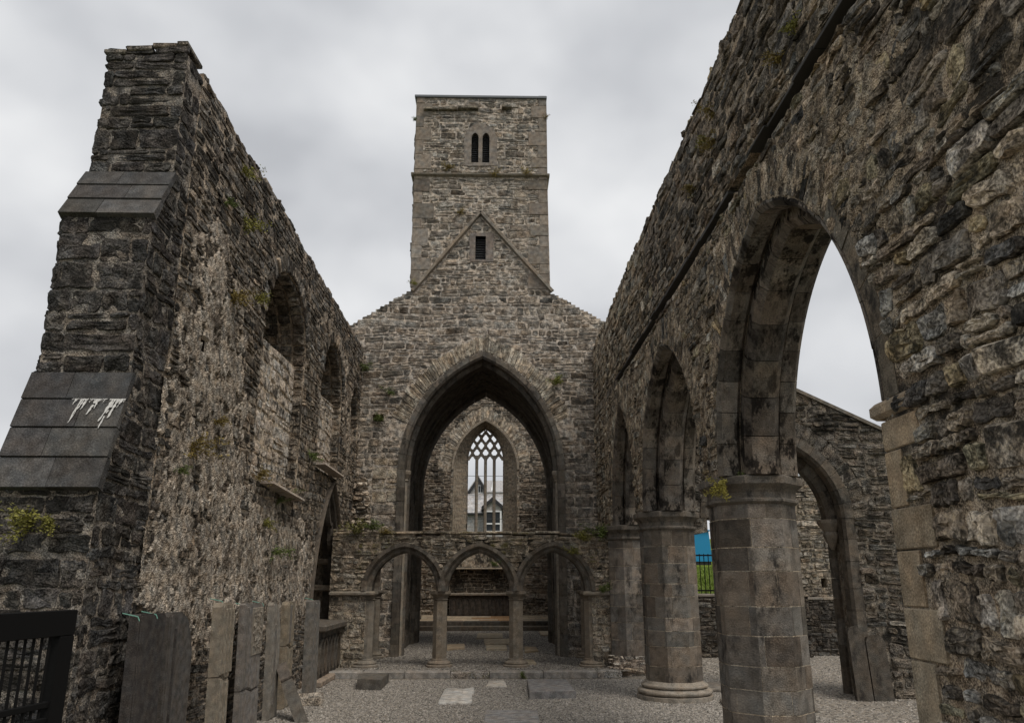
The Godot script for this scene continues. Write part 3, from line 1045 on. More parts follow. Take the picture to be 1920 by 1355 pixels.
func build_arcade() -> void:
	var fr := frame(Vector3.LEFT, Vector3(XR, 0, 0))
	var t := thing("arcade_wall", "tall dark rubble arcade wall pierced by three pointed arches", "wall", Vector3(XR + 0.48, 0, -10))
	# outline, from the far end at the tower to past the camera
	var o := PackedVector2Array([Vector2(ZC, -0.02)])
	var s := ZC
	while s < 0.95:
		var y := 8.2 + 0.07 * nz.get_noise_1d(s * 20.0 + 300.0) + rng.randf_range(-0.05, 0.05)
		o.append(Vector2(s + 0.005, y))
		s = minf(s + rng.randf_range(0.2, 0.5), 1.0)
		o.append(Vector2(s, y))
	o.append(Vector2(1.0, -0.02))
	var holes := []
	var piers := []
	for b in BAYS:
		holes.append(arch_hole(b[0], b[1], SPRING, APEX, 0.07, -0.5))
	# the core: notched from below by the bays
	var core := PackedVector2Array()
	for i in o.size(): core.append(o[i])
	for b in BAYS:
		var a := arch_hole(b[0], b[1], SPRING, APEX, 0.05, -0.02)
		a.reverse()
		core.append_array(a)
	# between bays the pillars carry the wall: nothing of the core below the springing there
	var low := [rect(-10.8, -1.0, -8.6, SPRING), rect(-15.6, -1.0, -13.7, SPRING), rect(-18.9, -1.0, -17.5, SPRING)]
	var bits: Array = [core]
	for q in low:
		var nb := []
		for k in bits:
			nb.append_array(Geometry2D.clip_polygons(k, q))
		bits = nb
	var chase := [rect(-30.0, 6.2, 5.0, 6.38)]        # the old roof chase runs the whole length
	for q in chase:
		var nb := []
		for k in bits:
			nb.append_array(Geometry2D.clip_polygons(k, q))
		bits = nb
	part(t, "chase_back", slab(rect(ZC, 6.2, 1.0, 6.42), fr, -0.8, -0.3, col(0.16, 0.14, 0.12)).mesh(), M.mortar)
	for k in bits:
		if area(k) != 0.0:
			part(t, "wall_core", slab(k, fr, -0.95, 0.0, col(0.22, 0.19, 0.158)).mesh(), M.mortar)
	var hide: Array = holes.duplicate()
	hide.append_array([rect(-10.8, -1.0, -8.6, SPRING + 0.02), rect(-15.6, -1.0, -13.7, SPRING + 0.02), rect(-19.0, -1.0, -17.8, SPRING + 0.02)])
	# dressed jamb of the first bay, long and short stones
	var q1 := quoins([], fr, t, BAYS[0][1], 1.0, -0.02, SPRING - 0.14, [0.22, 0.42], [0.26, 0.46], func(_m): return vary(col(0.24, 0.205, 0.16), 0.12, 0.04), M.dressed_clean, -0.93, 0.015)
	hide.append(q1)
	hide.append(rect(-4.05, 5.98, -3.9, 6.12))
	hide.append(rect(-19.0, 6.195, 2.0, 6.39))
	var R := Rubble.new()
	var hide_far: Array = hide.duplicate()
	var near := PackedVector2Array()
	var far := PackedVector2Array()
	for p in o:
		near.append(Vector2(maxf(p.x, -5.9), p.y))
		far.append(Vector2(minf(p.x, -5.9), p.y))
	hide.append(arch_hole(BAYS[0][0], BAYS[0][1], SPRING, APEX, 0.26, SPRING))
	voussoirs(t, fr, BAYS[0][0], BAYS[0][1], SPRING, APEX, 0.081, 0.28, -0.2, 0.01, 8, 0.008, func(_m): return vary(col(0.17, 0.15, 0.126), 0.15, 0.05), M.dressed, "voussoir", 0.0, 0.4, false, true)
	var upper := PackedVector2Array()
	for p in near: upper.append(Vector2(p.x, maxf(p.y, 4.5)))
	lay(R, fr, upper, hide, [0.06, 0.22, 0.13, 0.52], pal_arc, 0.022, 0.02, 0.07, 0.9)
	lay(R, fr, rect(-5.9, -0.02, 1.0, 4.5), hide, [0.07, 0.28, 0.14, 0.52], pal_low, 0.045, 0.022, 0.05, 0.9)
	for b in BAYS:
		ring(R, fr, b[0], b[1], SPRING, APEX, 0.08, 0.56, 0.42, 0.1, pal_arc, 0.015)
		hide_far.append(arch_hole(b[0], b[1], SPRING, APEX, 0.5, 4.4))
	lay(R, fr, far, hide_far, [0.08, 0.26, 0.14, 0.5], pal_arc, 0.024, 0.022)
	var ft := Transform3D(Basis(Vector3(0, 0, 1), Vector3(1, 0, 0), Vector3(0, 1, 0)), Vector3(XR, 8.2, 0))
	lay(R, ft, rect(-20.7, 0.0, -2.0, 0.9), [], [0.2, 0.4, 0.2, 0.6], pal_arc, 0.06, 0.03)
	finish(t, R, M.rubble_arcade)
	# arches of two orders
	for b in BAYS:
		voussoirs(t, fr, b[0], b[1], SPRING, APEX, 0.0, 0.08, -0.27, 0.012, 9, 0.05, pal_dress, M.dressed_black)
		voussoirs(t, fr, b[0], b[1], SPRING, APEX, -0.17, 0.06, -0.69, -0.271, 7, 0.07, func(_m): return vary(col(0.14, 0.127, 0.116), 0.2, 0.04), M.dressed_black)
		voussoirs(t, fr, b[0], b[1], SPRING, APEX, 0.0, 0.08, -0.955, -0.691, 9, 0.05, pal_dress, M.dressed_black)
	# impost on the jamb
	var mb := MB.new()
	mb.box(Vector3(XR - 0.035, SPRING - 0.12, BAYS[0][1] - 0.09), Vector3(XR + 0.98, SPRING, BAYS[0][1] + 0.4), col(0.25, 0.21, 0.165), 0.03)
	part(t, "impost", mb.mesh(), M.dressed_clean)
	# stones that still bridge the chase here and there, and its lower lip
	var z := -20.7
	while z < 0.4:
		var w := rng.randf_range(0.25, 0.8)
		if rng.randf() < 0.05 or z < -17.2:
			var m2 := MB.new()
			m2.turned(Vector3(z, 6.195, -0.32), Vector3(z + w - 0.02, 6.385, rng.randf_range(-0.01, 0.03)), vary(col(0.16, 0.142, 0.122), 0.2), 0.015, fr)
			part(t, "chase_stone", m2.mesh(), M.rubble_arcade)
		z += w
	z = -17.6                                  # dark strips added in the top of the chase to paint its shade
	while z < 0.6:
		var w := rng.randf_range(0.35, 0.9)
		if rng.randf() > 0.05:
			var m2 := MB.new()
			m2.turned(Vector3(z, 6.345 + rng.randf_range(-0.02, 0.02), -0.3), Vector3(z + w - 0.006, 6.385, rng.randf_range(0.0, 0.045)), Color.WHITE, 0.004, fr)
			part(t, "shade_strip", m2.mesh(), M.chase_shade)
		z += w
	var brown := PackedVector2Array([Vector2(-19.2, 3.6), Vector2(-19.2, 6.1), Vector2(-8.0, 6.12), Vector2(-4.9, 6.15), Vector2(-4.3, 5.2), Vector2(-4.9, 3.9), Vector2(-6.5, 5.4), Vector2(-8.5, 4.2), Vector2(-10.0, 3.4), Vector2(-12.0, 5.4), Vector2(-14.6, 3.4), Vector2(-17.0, 5.4)])
	part(t, "render_coat", coat(fr, brown, holes, 0.03, 0.016, 0.012, col(0.23, 0.2, 0.165), -0.1), M.render_coat)
	# pillars
	pillar(Vector3(3.18, 0, -9.7), 0.48, "octagonal arcade pillar with a yellow plant on its moulded capital", true)
	pillar(Vector3(3.18, 0, -14.65), 0.47, "octagonal arcade pillar standing on a round moulded base", true)
	pillar(Vector3(3.09, 0, -18.42), 0.49, "pale streaked pier against the tower wall with a broken rubble foot", false)
func pillar(at: Vector3, r: float, label: String, base: bool) -> void:
	var t := thing("arcade_pillar", label, "pillar", at)
	var mb := MB.new()
	var rc := r / cos(PI / 8.0)
	mb.lathe(PackedVector2Array([Vector2(rc - 0.007, 0.0), Vector2(rc - 0.007, SPRING - 0.3)]), 8, at, col(0.33, 0.3, 0.26), PI / 8.0)
	part(t, "core", mb.mesh(), M.mortar_pale)
	var y := 0.3 if base else 0.34
	var tone := col(0.132, 0.121, 0.111) if base else col(0.19, 0.178, 0.168)
	while y < SPRING - 0.32:
		var h := minf(rng.randf_range(0.22, 0.4), SPRING - 0.3 - y)
		if SPRING - 0.3 - y - h < 0.12: h = SPRING - 0.3 - y
		var u := rng.randf()
		var end := u + 8.0
		while u < end - 0.05:
			var w := rng.randf_range(0.8, 1.7)
			if end - u - w < 0.5: w = end - u
			var P := PackedVector2Array()
			var k := u + 0.008
			P.append(_oct(k, rc))
			var e := floorf(k) + 1.0
			while e < u + w - 0.02:
				P.append(_oct(e, rc))
				e += 1.0
			P.append(_oct(u + w - 0.008, rc))
			P.append(_oct(u + w - 0.008, rc * 0.6))
			P.append(_oct(u + 0.008, rc * 0.6))
			var A := PackedVector3Array()
			var B := PackedVector3Array()
			var g := 1.0 + rng.randf_range(-0.008, 0.004)
			for q in P:
				A.append(at + Vector3(q.x * g, y + 0.006, q.y * g))
				B.append(at + Vector3(q.x * g, y + h - 0.006, q.y * g))
			var m2 := MB.new()
			m2.loft(A, B, vary(tone if rng.randf() > 0.2 else tone * 0.7, 0.18, 0.06))
			part(t, "block", m2.mesh(), M.dressed)
			u += w
		y += h
	var c := MB.new()
	var T := SPRING
	c.lathe(PackedVector2Array([Vector2(rc - 0.01, T - 0.34), Vector2(rc + 0.02, T - 0.32), Vector2(rc + 0.045, T - 0.3), Vector2(rc + 0.045, T - 0.275), Vector2(rc + 0.015, T - 0.255), Vector2(rc + 0.01, T - 0.19), Vector2(rc + 0.04, T - 0.15), Vector2(rc + 0.1, T - 0.105), Vector2(rc + 0.11, T - 0.095), Vector2(rc + 0.11, T - 0.015), Vector2(rc + 0.09, T)]), 8, at, col(0.12, 0.11, 0.101), PI / 8.0)
	part(t, "capital", c.mesh(), M.dressed)
	if base:
		var d := MB.new()
		var prof := PackedVector2Array([Vector2(rc + 0.16, 0.0), Vector2(rc + 0.16, 0.07)])
		for i in 7:
			var a := PI * i / 6.0
			prof.append(Vector2(rc + 0.09 + 0.06 * sin(a), 0.13 - 0.045 * cos(a)))
		for i in 6:
			var a := PI * i / 5.0
			prof.append(Vector2(rc + 0.035 + 0.045 * sin(a), 0.225 - 0.035 * cos(a)))
		prof.append(Vector2(rc, 0.3))
		d.lathe(prof, 24, at, col(0.22, 0.203, 0.185))
		part(t, "base", d.mesh(), M.dressed_clean)
	else:
		var R := Rubble.new()
		for dirs in [[Vector3.LEFT, Vector3(at.x - 0.46, 0, at.z)], [Vector3.BACK, Vector3(at.x, 0, at.z + 0.46)]]:
			var f := frame(dirs[0], dirs[1])
			lay(R, f, rect(-0.52, -0.02, 0.52, 0.4), [], [0.1, 0.16, 0.2, 0.45], func(_m): return vary(col(0.34, 0.31, 0.28), 0.18), 0.1, 0.04)
		finish(t, R, M.rubble_tower)
		var d2 := MB.new()
		d2.box(at + Vector3(-0.5, 0, -0.4), at + Vector3(0.5, 0.36, 0.5), col(0.25, 0.22, 0.2), 0.05)
		part(t, "foot", d2.mesh(), M.mortar_pale)
func _oct(u: float, r: float) -> Vector2:
	# a point on the octagon's outline, one unit of u to a side
	var k := floorf(u)
	var a := PI / 8.0 + PI / 4.0 * k
	var p := Vector2(cos(a), sin(a)) * r
	var q := Vector2(cos(a + PI / 4.0), sin(a + PI / 4.0)) * r
	return p.lerp(q, u - k)

# ---- the tower and its wall
func T2(px: float, py: float) -> Vector2:
	var p := pz(px, py, ZC)
	return Vector2(p.x, p.y)
func pal_tower(m: Vector2) -> Color:
	var d := nz.get_noise_2d(m.x * 5.0 + 40.0, m.y * 5.0)
	var c := col(0.205, 0.189, 0.173)
	if m.y < 10.3 and (m.x < -2.3 + d * 0.7 or m.x > 1.4 + d * 0.7) and m.y > 5.5: c = col(0.19, 0.175, 0.16)
	if m.y < 5.0 and m.x > 1.7: c = col(0.17, 0.155, 0.14)
	var k := rng.randf()
	if k < 0.18: c = c * 0.58
	elif k < 0.27: c = c * 1.2
	return vary(c, 0.2, 0.05)
func build_tower() -> void:
	var fr := frame(Vector3.BACK, Vector3(0, 0, ZC))
	var t := thing("bell_tower", "square stone bell tower rising over a great pointed arch", "tower", Vector3(-0.45, 0, ZC - 2.6))
	var tl := T2(781, 183)
	var tr := T2(1022, 180)
	var bl := T2(770, 541)
	var br := T2(1032, 546)
	var o := PackedVector2Array([Vector2(-4.9, -0.02)])
	var n := 20
	for i in n:                                   # stepped shoulders
		var x0 := lerpf(-4.9, bl.x, float(i) / n)
		var x1 := lerpf(-4.9, bl.x, (i + 1.0) / n)
		var y := bl.y + (x0 - bl.x) * 0.655 + rng.randf_range(-0.015, 0.015)
		o.append(Vector2(x0 + 0.002, y))
		o.append(Vector2(x1, y))
	o.append_array(PackedVector2Array([Vector2(bl.x, bl.y), Vector2(tl.x, tl.y), Vector2(tr.x, tr.y), Vector2(br.x, br.y)]))
	for i in n:
		var x0 := lerpf(br.x, 3.9, float(i) / n)
		var x1 := lerpf(br.x, 3.9, (i + 1.0) / n)
		var y := br.y - (x1 - br.x) * 0.57 + rng.randf_range(-0.015, 0.015)
		o.append(Vector2(x0 + 0.002, y))
		o.append(Vector2(x1, y))
	o.append(Vector2(3.9, -0.02))
	var xa := -2.45
	var xb := 1.66
	var ys := T2(745, 880).y
	var ya := T2(902, 672).y
	var core := o.duplicate()
	var a := arch_hole(xa, xb, ys, ya, 0.1, -0.02, 20)
	a.reverse()
	core.append_array(a)
	# belfry lights and the slit below
	var l1 := arch_hole(T2(883.5, 0).x, T2(896.5, 0).x, 0, 1, 0, 0)
	var lights := []
	for k in [[883.5, 896.8], [904.2, 917.5]]:
		var u := T2(k[0], 300)
		var w := T2(k[1], 300)
		lights.append(arch_hole(u.x, w.x, T2(890, 258).y, T2(890, 249).y, 0.0, T2(890, 305).y, 6))
	var lo := T2(891, 487)
	var hi := T2(911, 443)
	lights.append(rect(lo.x, lo.y, hi.x, hi.y))
	var hole := T2(698, 790)
	var putlog := rect(hole.x, hole.y, hole.x + 0.3, hole.y + 0.2)
	for h in lights: core = slit(core, h)
	core = slit(core, putlog)
	part(t, "wall_core", slab(core, fr, -1.2, 0.0, col(0.32, 0.297, 0.275)).mesh(), M.mortar_pale)
	var body := MB.new()                           # the shaft behind the west face
	body.box(Vector3(bl.x + 0.02, 8.9, -26.0), Vector3(br.x - 0.02, tl.y - 0.05, ZC - 1.15), col(0.25, 0.22, 0.2))
	part(t, "tower_shaft", body.mesh(), M.mortar)
	# quoins up both edges
	var dress := func(_m): return vary(col(0.18, 0.166, 0.153), 0.16, 0.03)
	var ql := quoins([], fr, t, (tl.x + bl.x) / 2.0, 1.0, bl.y + 0.05, tl.y, [0.3, 0.55], [0.28, 0.55], dress, M.dressed_clean, -0.5)
	var qr := quoins([], fr, t, (tr.x + br.x) / 2.0, -1.0, br.y + 0.05, tr.y, [0.3, 0.55], [0.28, 0.55], dress, M.dressed_clean, -0.5)
	# window surrounds
	var s1 := PackedVector2Array([T2(871, 311), T2(870, 262), T2(876, 243), T2(893, 232), T2(908, 232), T2(926, 243), T2(932, 262), T2(932, 311)])
	var s2 := PackedVector2Array([T2(881, 491), T2(880, 437), T2(926, 437), T2(925, 491)])
	var holes := [arch_hole(xa, xb, ys, ya, 0.2, -0.5, 16), ql, qr, s1, s2, putlog]
	var drip_y := T2(900, 329).y
	holes.append(rect(-3, drip_y - 0.07, 2, drip_y + 0.07))
	var apex := T2(901, 398)
	var dl := T2(773, 546)
	var dr := T2(1036, 547)
	var wd := 0.12
	holes.append(PackedVector2Array([dl + Vector2(0, -0.02), apex + Vector2(0, 0.05), dr + Vector2(0, -0.02), dr + Vector2(-wd, -0.05), apex + Vector2(0, -0.16), dl + Vector2(wd, -0.05)]))
	# ashlar below the arch springing, either side
	var ash_l := rect(T2(690, 0).x, -0.02, xa - 0.18, T2(745, 858).y)
	var ash_r := rect(xb + 0.18, -0.02, T2(1108, 0).x, T2(1057, 858).y)
	ash_l[0].x = -3.3; ash_l[1].x = -3.3
	ash_r[2].x = 2.6; ash_r[3].x = 2.6
	var R := Rubble.new()
	var h2: Array = holes.duplicate()
	h2.append(arch_hole(xa, xb, ys, ya, 0.66, ys + 0.9, 16))
	h2.append(ash_l)
	h2.append(ash_r)
	lay(R, fr, o, h2, [0.06, 0.24, 0.14, 0.58], pal_tower, 0.016, 0.014)
	ring(R, fr, xa, xb, ys, ya, 0.2, 0.72, 0.3, 0.085, func(_m): return vary(col(0.27, 0.245, 0.21), 0.2), 0.03)
	for q in [ash_l, ash_r]:
		lay(R, fr, q, [], [0.24, 0.4, 0.3, 0.7], func(m): return vary(col(0.16, 0.15, 0.14) if m.x > 0.0 or m.y < 3.8 else col(0.26, 0.235, 0.2), 0.12, 0.03), 0.015, 0.006, 0.0)
	finish(t, R, M.rubble_tower, 295)
	# flanks of the tower, seen only as edges
	var R2 := Rubble.new()
	for sd in [[Vector3.RIGHT, tr.x - 0.03, -1.0], [Vector3.LEFT, tl.x + 0.03, 1.0]]:
		var f2 := frame(sd[0], Vector3(sd[1], 0, 0))
		lay(R2, f2, rect(minf(sd[2] * -20.9, sd[2] * -23.5), 10.2, maxf(sd[2] * -20.9, sd[2] * -23.5), 16.3), [], [0.2, 0.4, 0.4, 0.8], pal_tower, 0.05, 0.02)
	finish(t, R2, M.rubble_tower, 0, "stone", "flank_stones")
	# mouldings
	var mb := MB.new()
	var bxl := tl.x - 0.07
	var bxr := tr.x + 0.1
	mb.loft(PackedVector3Array([Vector3(bxl, drip_y - 0.06, ZC), Vector3(bxl, drip_y - 0.02, ZC + 0.11), Vector3(bxl, drip_y + 0.02, ZC + 0.12), Vector3(bxl, drip_y + 0.07, ZC)]), PackedVector3Array([Vector3(bxr, drip_y - 0.06, ZC), Vector3(bxr, drip_y - 0.02, ZC + 0.11), Vector3(bxr, drip_y + 0.02, ZC + 0.12), Vector3(bxr, drip_y + 0.07, ZC)]), col(0.2, 0.185, 0.165))
	mb.box(Vector3(bxr - 0.09, drip_y - 0.05, ZC - 2.5), Vector3(bxr, drip_y + 0.05, ZC + 0.1), col(0.2, 0.185, 0.165), 0.02)
	mb.box(Vector3(bxl, drip_y - 0.05, ZC - 2.5), Vector3(bxl + 0.09, drip_y + 0.05, ZC + 0.1), col(0.2, 0.185, 0.165), 0.02)
	part(t, "string_course", mb.mesh(), M.dressed_clean)
	for sd in [[dl, apex], [dr, apex]]:
		for i in 5:
			var p: Vector2 = sd[0].lerp(sd[1], i / 5.0)
			var q: Vector2 = sd[0].lerp(sd[1], (i + 0.99) / 5.0)
			var m2 := MB.new()
			var prof := PackedVector2Array([Vector2(-0.07, 0.0), Vector2(-0.05, 0.13), Vector2(0.02, 0.13), Vector2(0.07, 0.0)])
			if sd[0].x > apex.x:
				for k in 4: prof[k].x = -prof[k].x
			sweep(m2, fr, PackedVector2Array([p, q]), prof, vary(col(0.2, 0.18, 0.16), 0.1))
			part(t, "roof_drip_stone", m2.mesh(), M.dressed_clean)
	# a broken ledge under the parapet, and the lead edge
	for k in [[795, 206, 822], [823, 206, 858], [859, 205, 898], [941, 204, 960]]:
		var p := T2(k[0], k[1])
		var q := T2(k[2], k[1])
		var m2 := MB.new()
		m2.box(Vector3(p.x, p.y - 0.05, ZC - 0.05), Vector3(q.x - 0.01, p.y + 0.04, ZC + rng.randf_range(0.12, 0.2)), col(0.15, 0.14, 0.125), 0.015)
		part(t, "ledge_stone", m2.mesh(), M.rubble_tower)
	var ld := MB.new()
	ld.box(Vector3(tl.x - 0.05, tl.y - 0.01, -25.2), Vector3(tr.x + 0.05, tl.y + 0.07, ZC + 0.07), Color.WHITE, 0.01)
	part(t, "lead_edge", ld.mesh(), M.lead)
	# belfry window: dressed frame, two lights of slats
	var frm := s1.duplicate()
	for h in [lights[0], lights[1]]: frm = slit(frm, h)
	var bw := part(t, "belfry_window", slab(frm, fr, -0.35, 0.022, col(0.185, 0.17, 0.16)).mesh(), M.dressed_clean)
	var frm2 := slit(s2, lights[2])
	var lw := part(t, "louvred_opening", slab(frm2, fr, -0.35, 0.022, col(0.17, 0.155, 0.15)).mesh(), M.dressed_clean)
	for k in 3:
		var bb := bounds(lights[k])
		var host: Node3D = bw if k < 2 else lw
		var m := 14 if k < 2 else 10
		var slat := MB.new()
		slat.turned(Vector3(bb.position.x - 0.02, -0.008, -0.055), Vector3(bb.end.x + 0.02, 0.008, 0.055), Color.WHITE, 0.0, Transform3D(Basis(Vector3.RIGHT, 0.75), Vector3.ZERO))
		var sm := slat.mesh()
		for i in m:
			var sl := sub(host, "slat", sm, M.louvre)
			sl.position += Vector3(0, bb.position.y + (i + 0.5) * bb.size.y / m, ZC - 0.16)
	# the great arch: moulded orders, shafts and jambs, then the passage vault and the far arch
	var ds := func(_m): return vary(col(0.115, 0.107, 0.098), 0.16, 0.04)
	voussoirs(t, fr, xa, xb, ys, ya, 0.0, 0.19, -0.3, 0.05, 10, 0.06, ds, M.dressed, "voussoir", ys - FLOOR2 + 0.02, 0.42)
	voussoirs(t, fr, xa, xb, ys, ya, -0.1, 0.12, -0.62, -0.301, 9, 0.08, ds, M.dressed, "voussoir", ys - FLOOR2 + 0.02, 0.42)
	voussoirs(t, fr, xa, xb, ys, ya, -0.02, 0.12, -1.2, -0.621, 9, 0.05, ds, M.dressed, "voussoir", ys - FLOOR2 + 0.02, 0.42)
	var fe := frame(Vector3.BACK, Vector3(0, 0, -24.9))
	voussoirs(t, fe, xa - 0.03, xb + 0.1, ys, ya + 0.18, 0.0, 0.19, -0.3, 0.0, 9, 0.06, ds, M.dressed, "voussoir", ys - FLOOR2 + 0.02, 0.45)
	voussoirs(t, fe, xa - 0.03, xb + 0.1, ys, ya + 0.18, -0.08, 0.12, -1.1, -0.301, 9, 0.06, ds, M.dressed, "voussoir", ys - FLOOR2 + 0.02, 0.45)
	var ve := PackedVector2Array([Vector2(-4.4, -0.02), Vector2(-4.4, 8.9), Vector2(3.6, 8.9), Vector2(3.6, -0.02)])
	var eh := arch_hole(xa - 0.03, xb + 0.1, ys, ya + 0.18, 0.1, -0.02, 16)
	eh.reverse()
	ve.append_array(eh)
	part(t, "far_arch_wall", slab(ve, fe, -1.1, -0.02, col(0.16, 0.145, 0.13)).mesh(), M.mortar)
	var vault := MB.new()
	var va := arch_hole(xa - 0.1, xb + 0.1, ys, ya + 0.2, 0.02, FLOOR2 - 0.1, 14)
	var vb := arch_hole(xa - 0.1, xb + 0.1, ys, ya + 0.2, 0.3, FLOOR2 - 0.1, 14)
	for i in va.size() - 1:
		vault.loft(PackedVector3Array([Vector3(va[i].x, va[i].y, -22.0), Vector3(va[i + 1].x, va[i + 1].y, -22.0), Vector3(vb[i + 1].x, vb[i + 1].y, -22.0), Vector3(vb[i].x, vb[i].y, -22.0)]), PackedVector3Array([Vector3(va[i].x, va[i].y, -24.92), Vector3(va[i + 1].x, va[i + 1].y, -24.92), Vector3(vb[i + 1].x, vb[i + 1].y, -24.92), Vector3(vb[i].x, vb[i].y, -24.92)]), col(0.13, 0.12, 0.11))
	part(t, "passage_vault", vault.mesh(), M.mortar)
	for sx in [xa - 0.02, xb + 0.02]:
		var sh := MB.new()
		var inn := 1.0 if sx < 0.0 else -1.0
		sh.rod(Vector3(sx + inn * 0.02, FLOOR2, ZC - 0.27), Vector3(sx + inn * 0.02, ys - 0.25, ZC - 0.27), 0.06, 0.06, 10, col(0.21, 0.195, 0.175))
		sh.lathe(PackedVector2Array([Vector2(0.06, ys - 0.3), Vector2(0.09, ys - 0.27), Vector2(0.07, ys - 0.23), Vector2(0.14, ys - 0.1), Vector2(0.15, ys - 0.02), Vector2(0.13, ys)]), 8, Vector3(sx + inn * 0.02, 0, ZC - 0.27), col(0.2, 0.185, 0.165), PI / 8)
		part(t, "shaft", sh.mesh(), M.dressed_clean)
	# a ragged stub of the nave wall in the corner
	var R3 := Rubble.new()
	lay(R3, frame(Vector3.BACK, Vector3(0, 0, ZC + 0.14)), PackedVector2Array([Vector2(-3.8, 3.2), Vector2(-3.8, 4.9), Vector2(-3.45, 4.6), Vector2(-3.3, 4.0), Vector2(-3.2, 3.2)]), [], [0.1, 0.22, 0.15, 0.35], func(_m): return vary(col(0.3, 0.27, 0.24), 0.3), 0.12, 0.06)
	finish(t, R3, M.rubble_tower, 40, "stone", "corner_stones")

func sub(host: Node3D, called: String, mesh: Mesh, mat: Material) -> MeshInstance3D:
	# a sub-part given in world coordinates: its host already undoes the thing's own offset
	var o := MeshInstance3D.new()
	o.name = called
	o.mesh = mesh
	o.material_override = mat
	host.add_child(o, true)
	return o

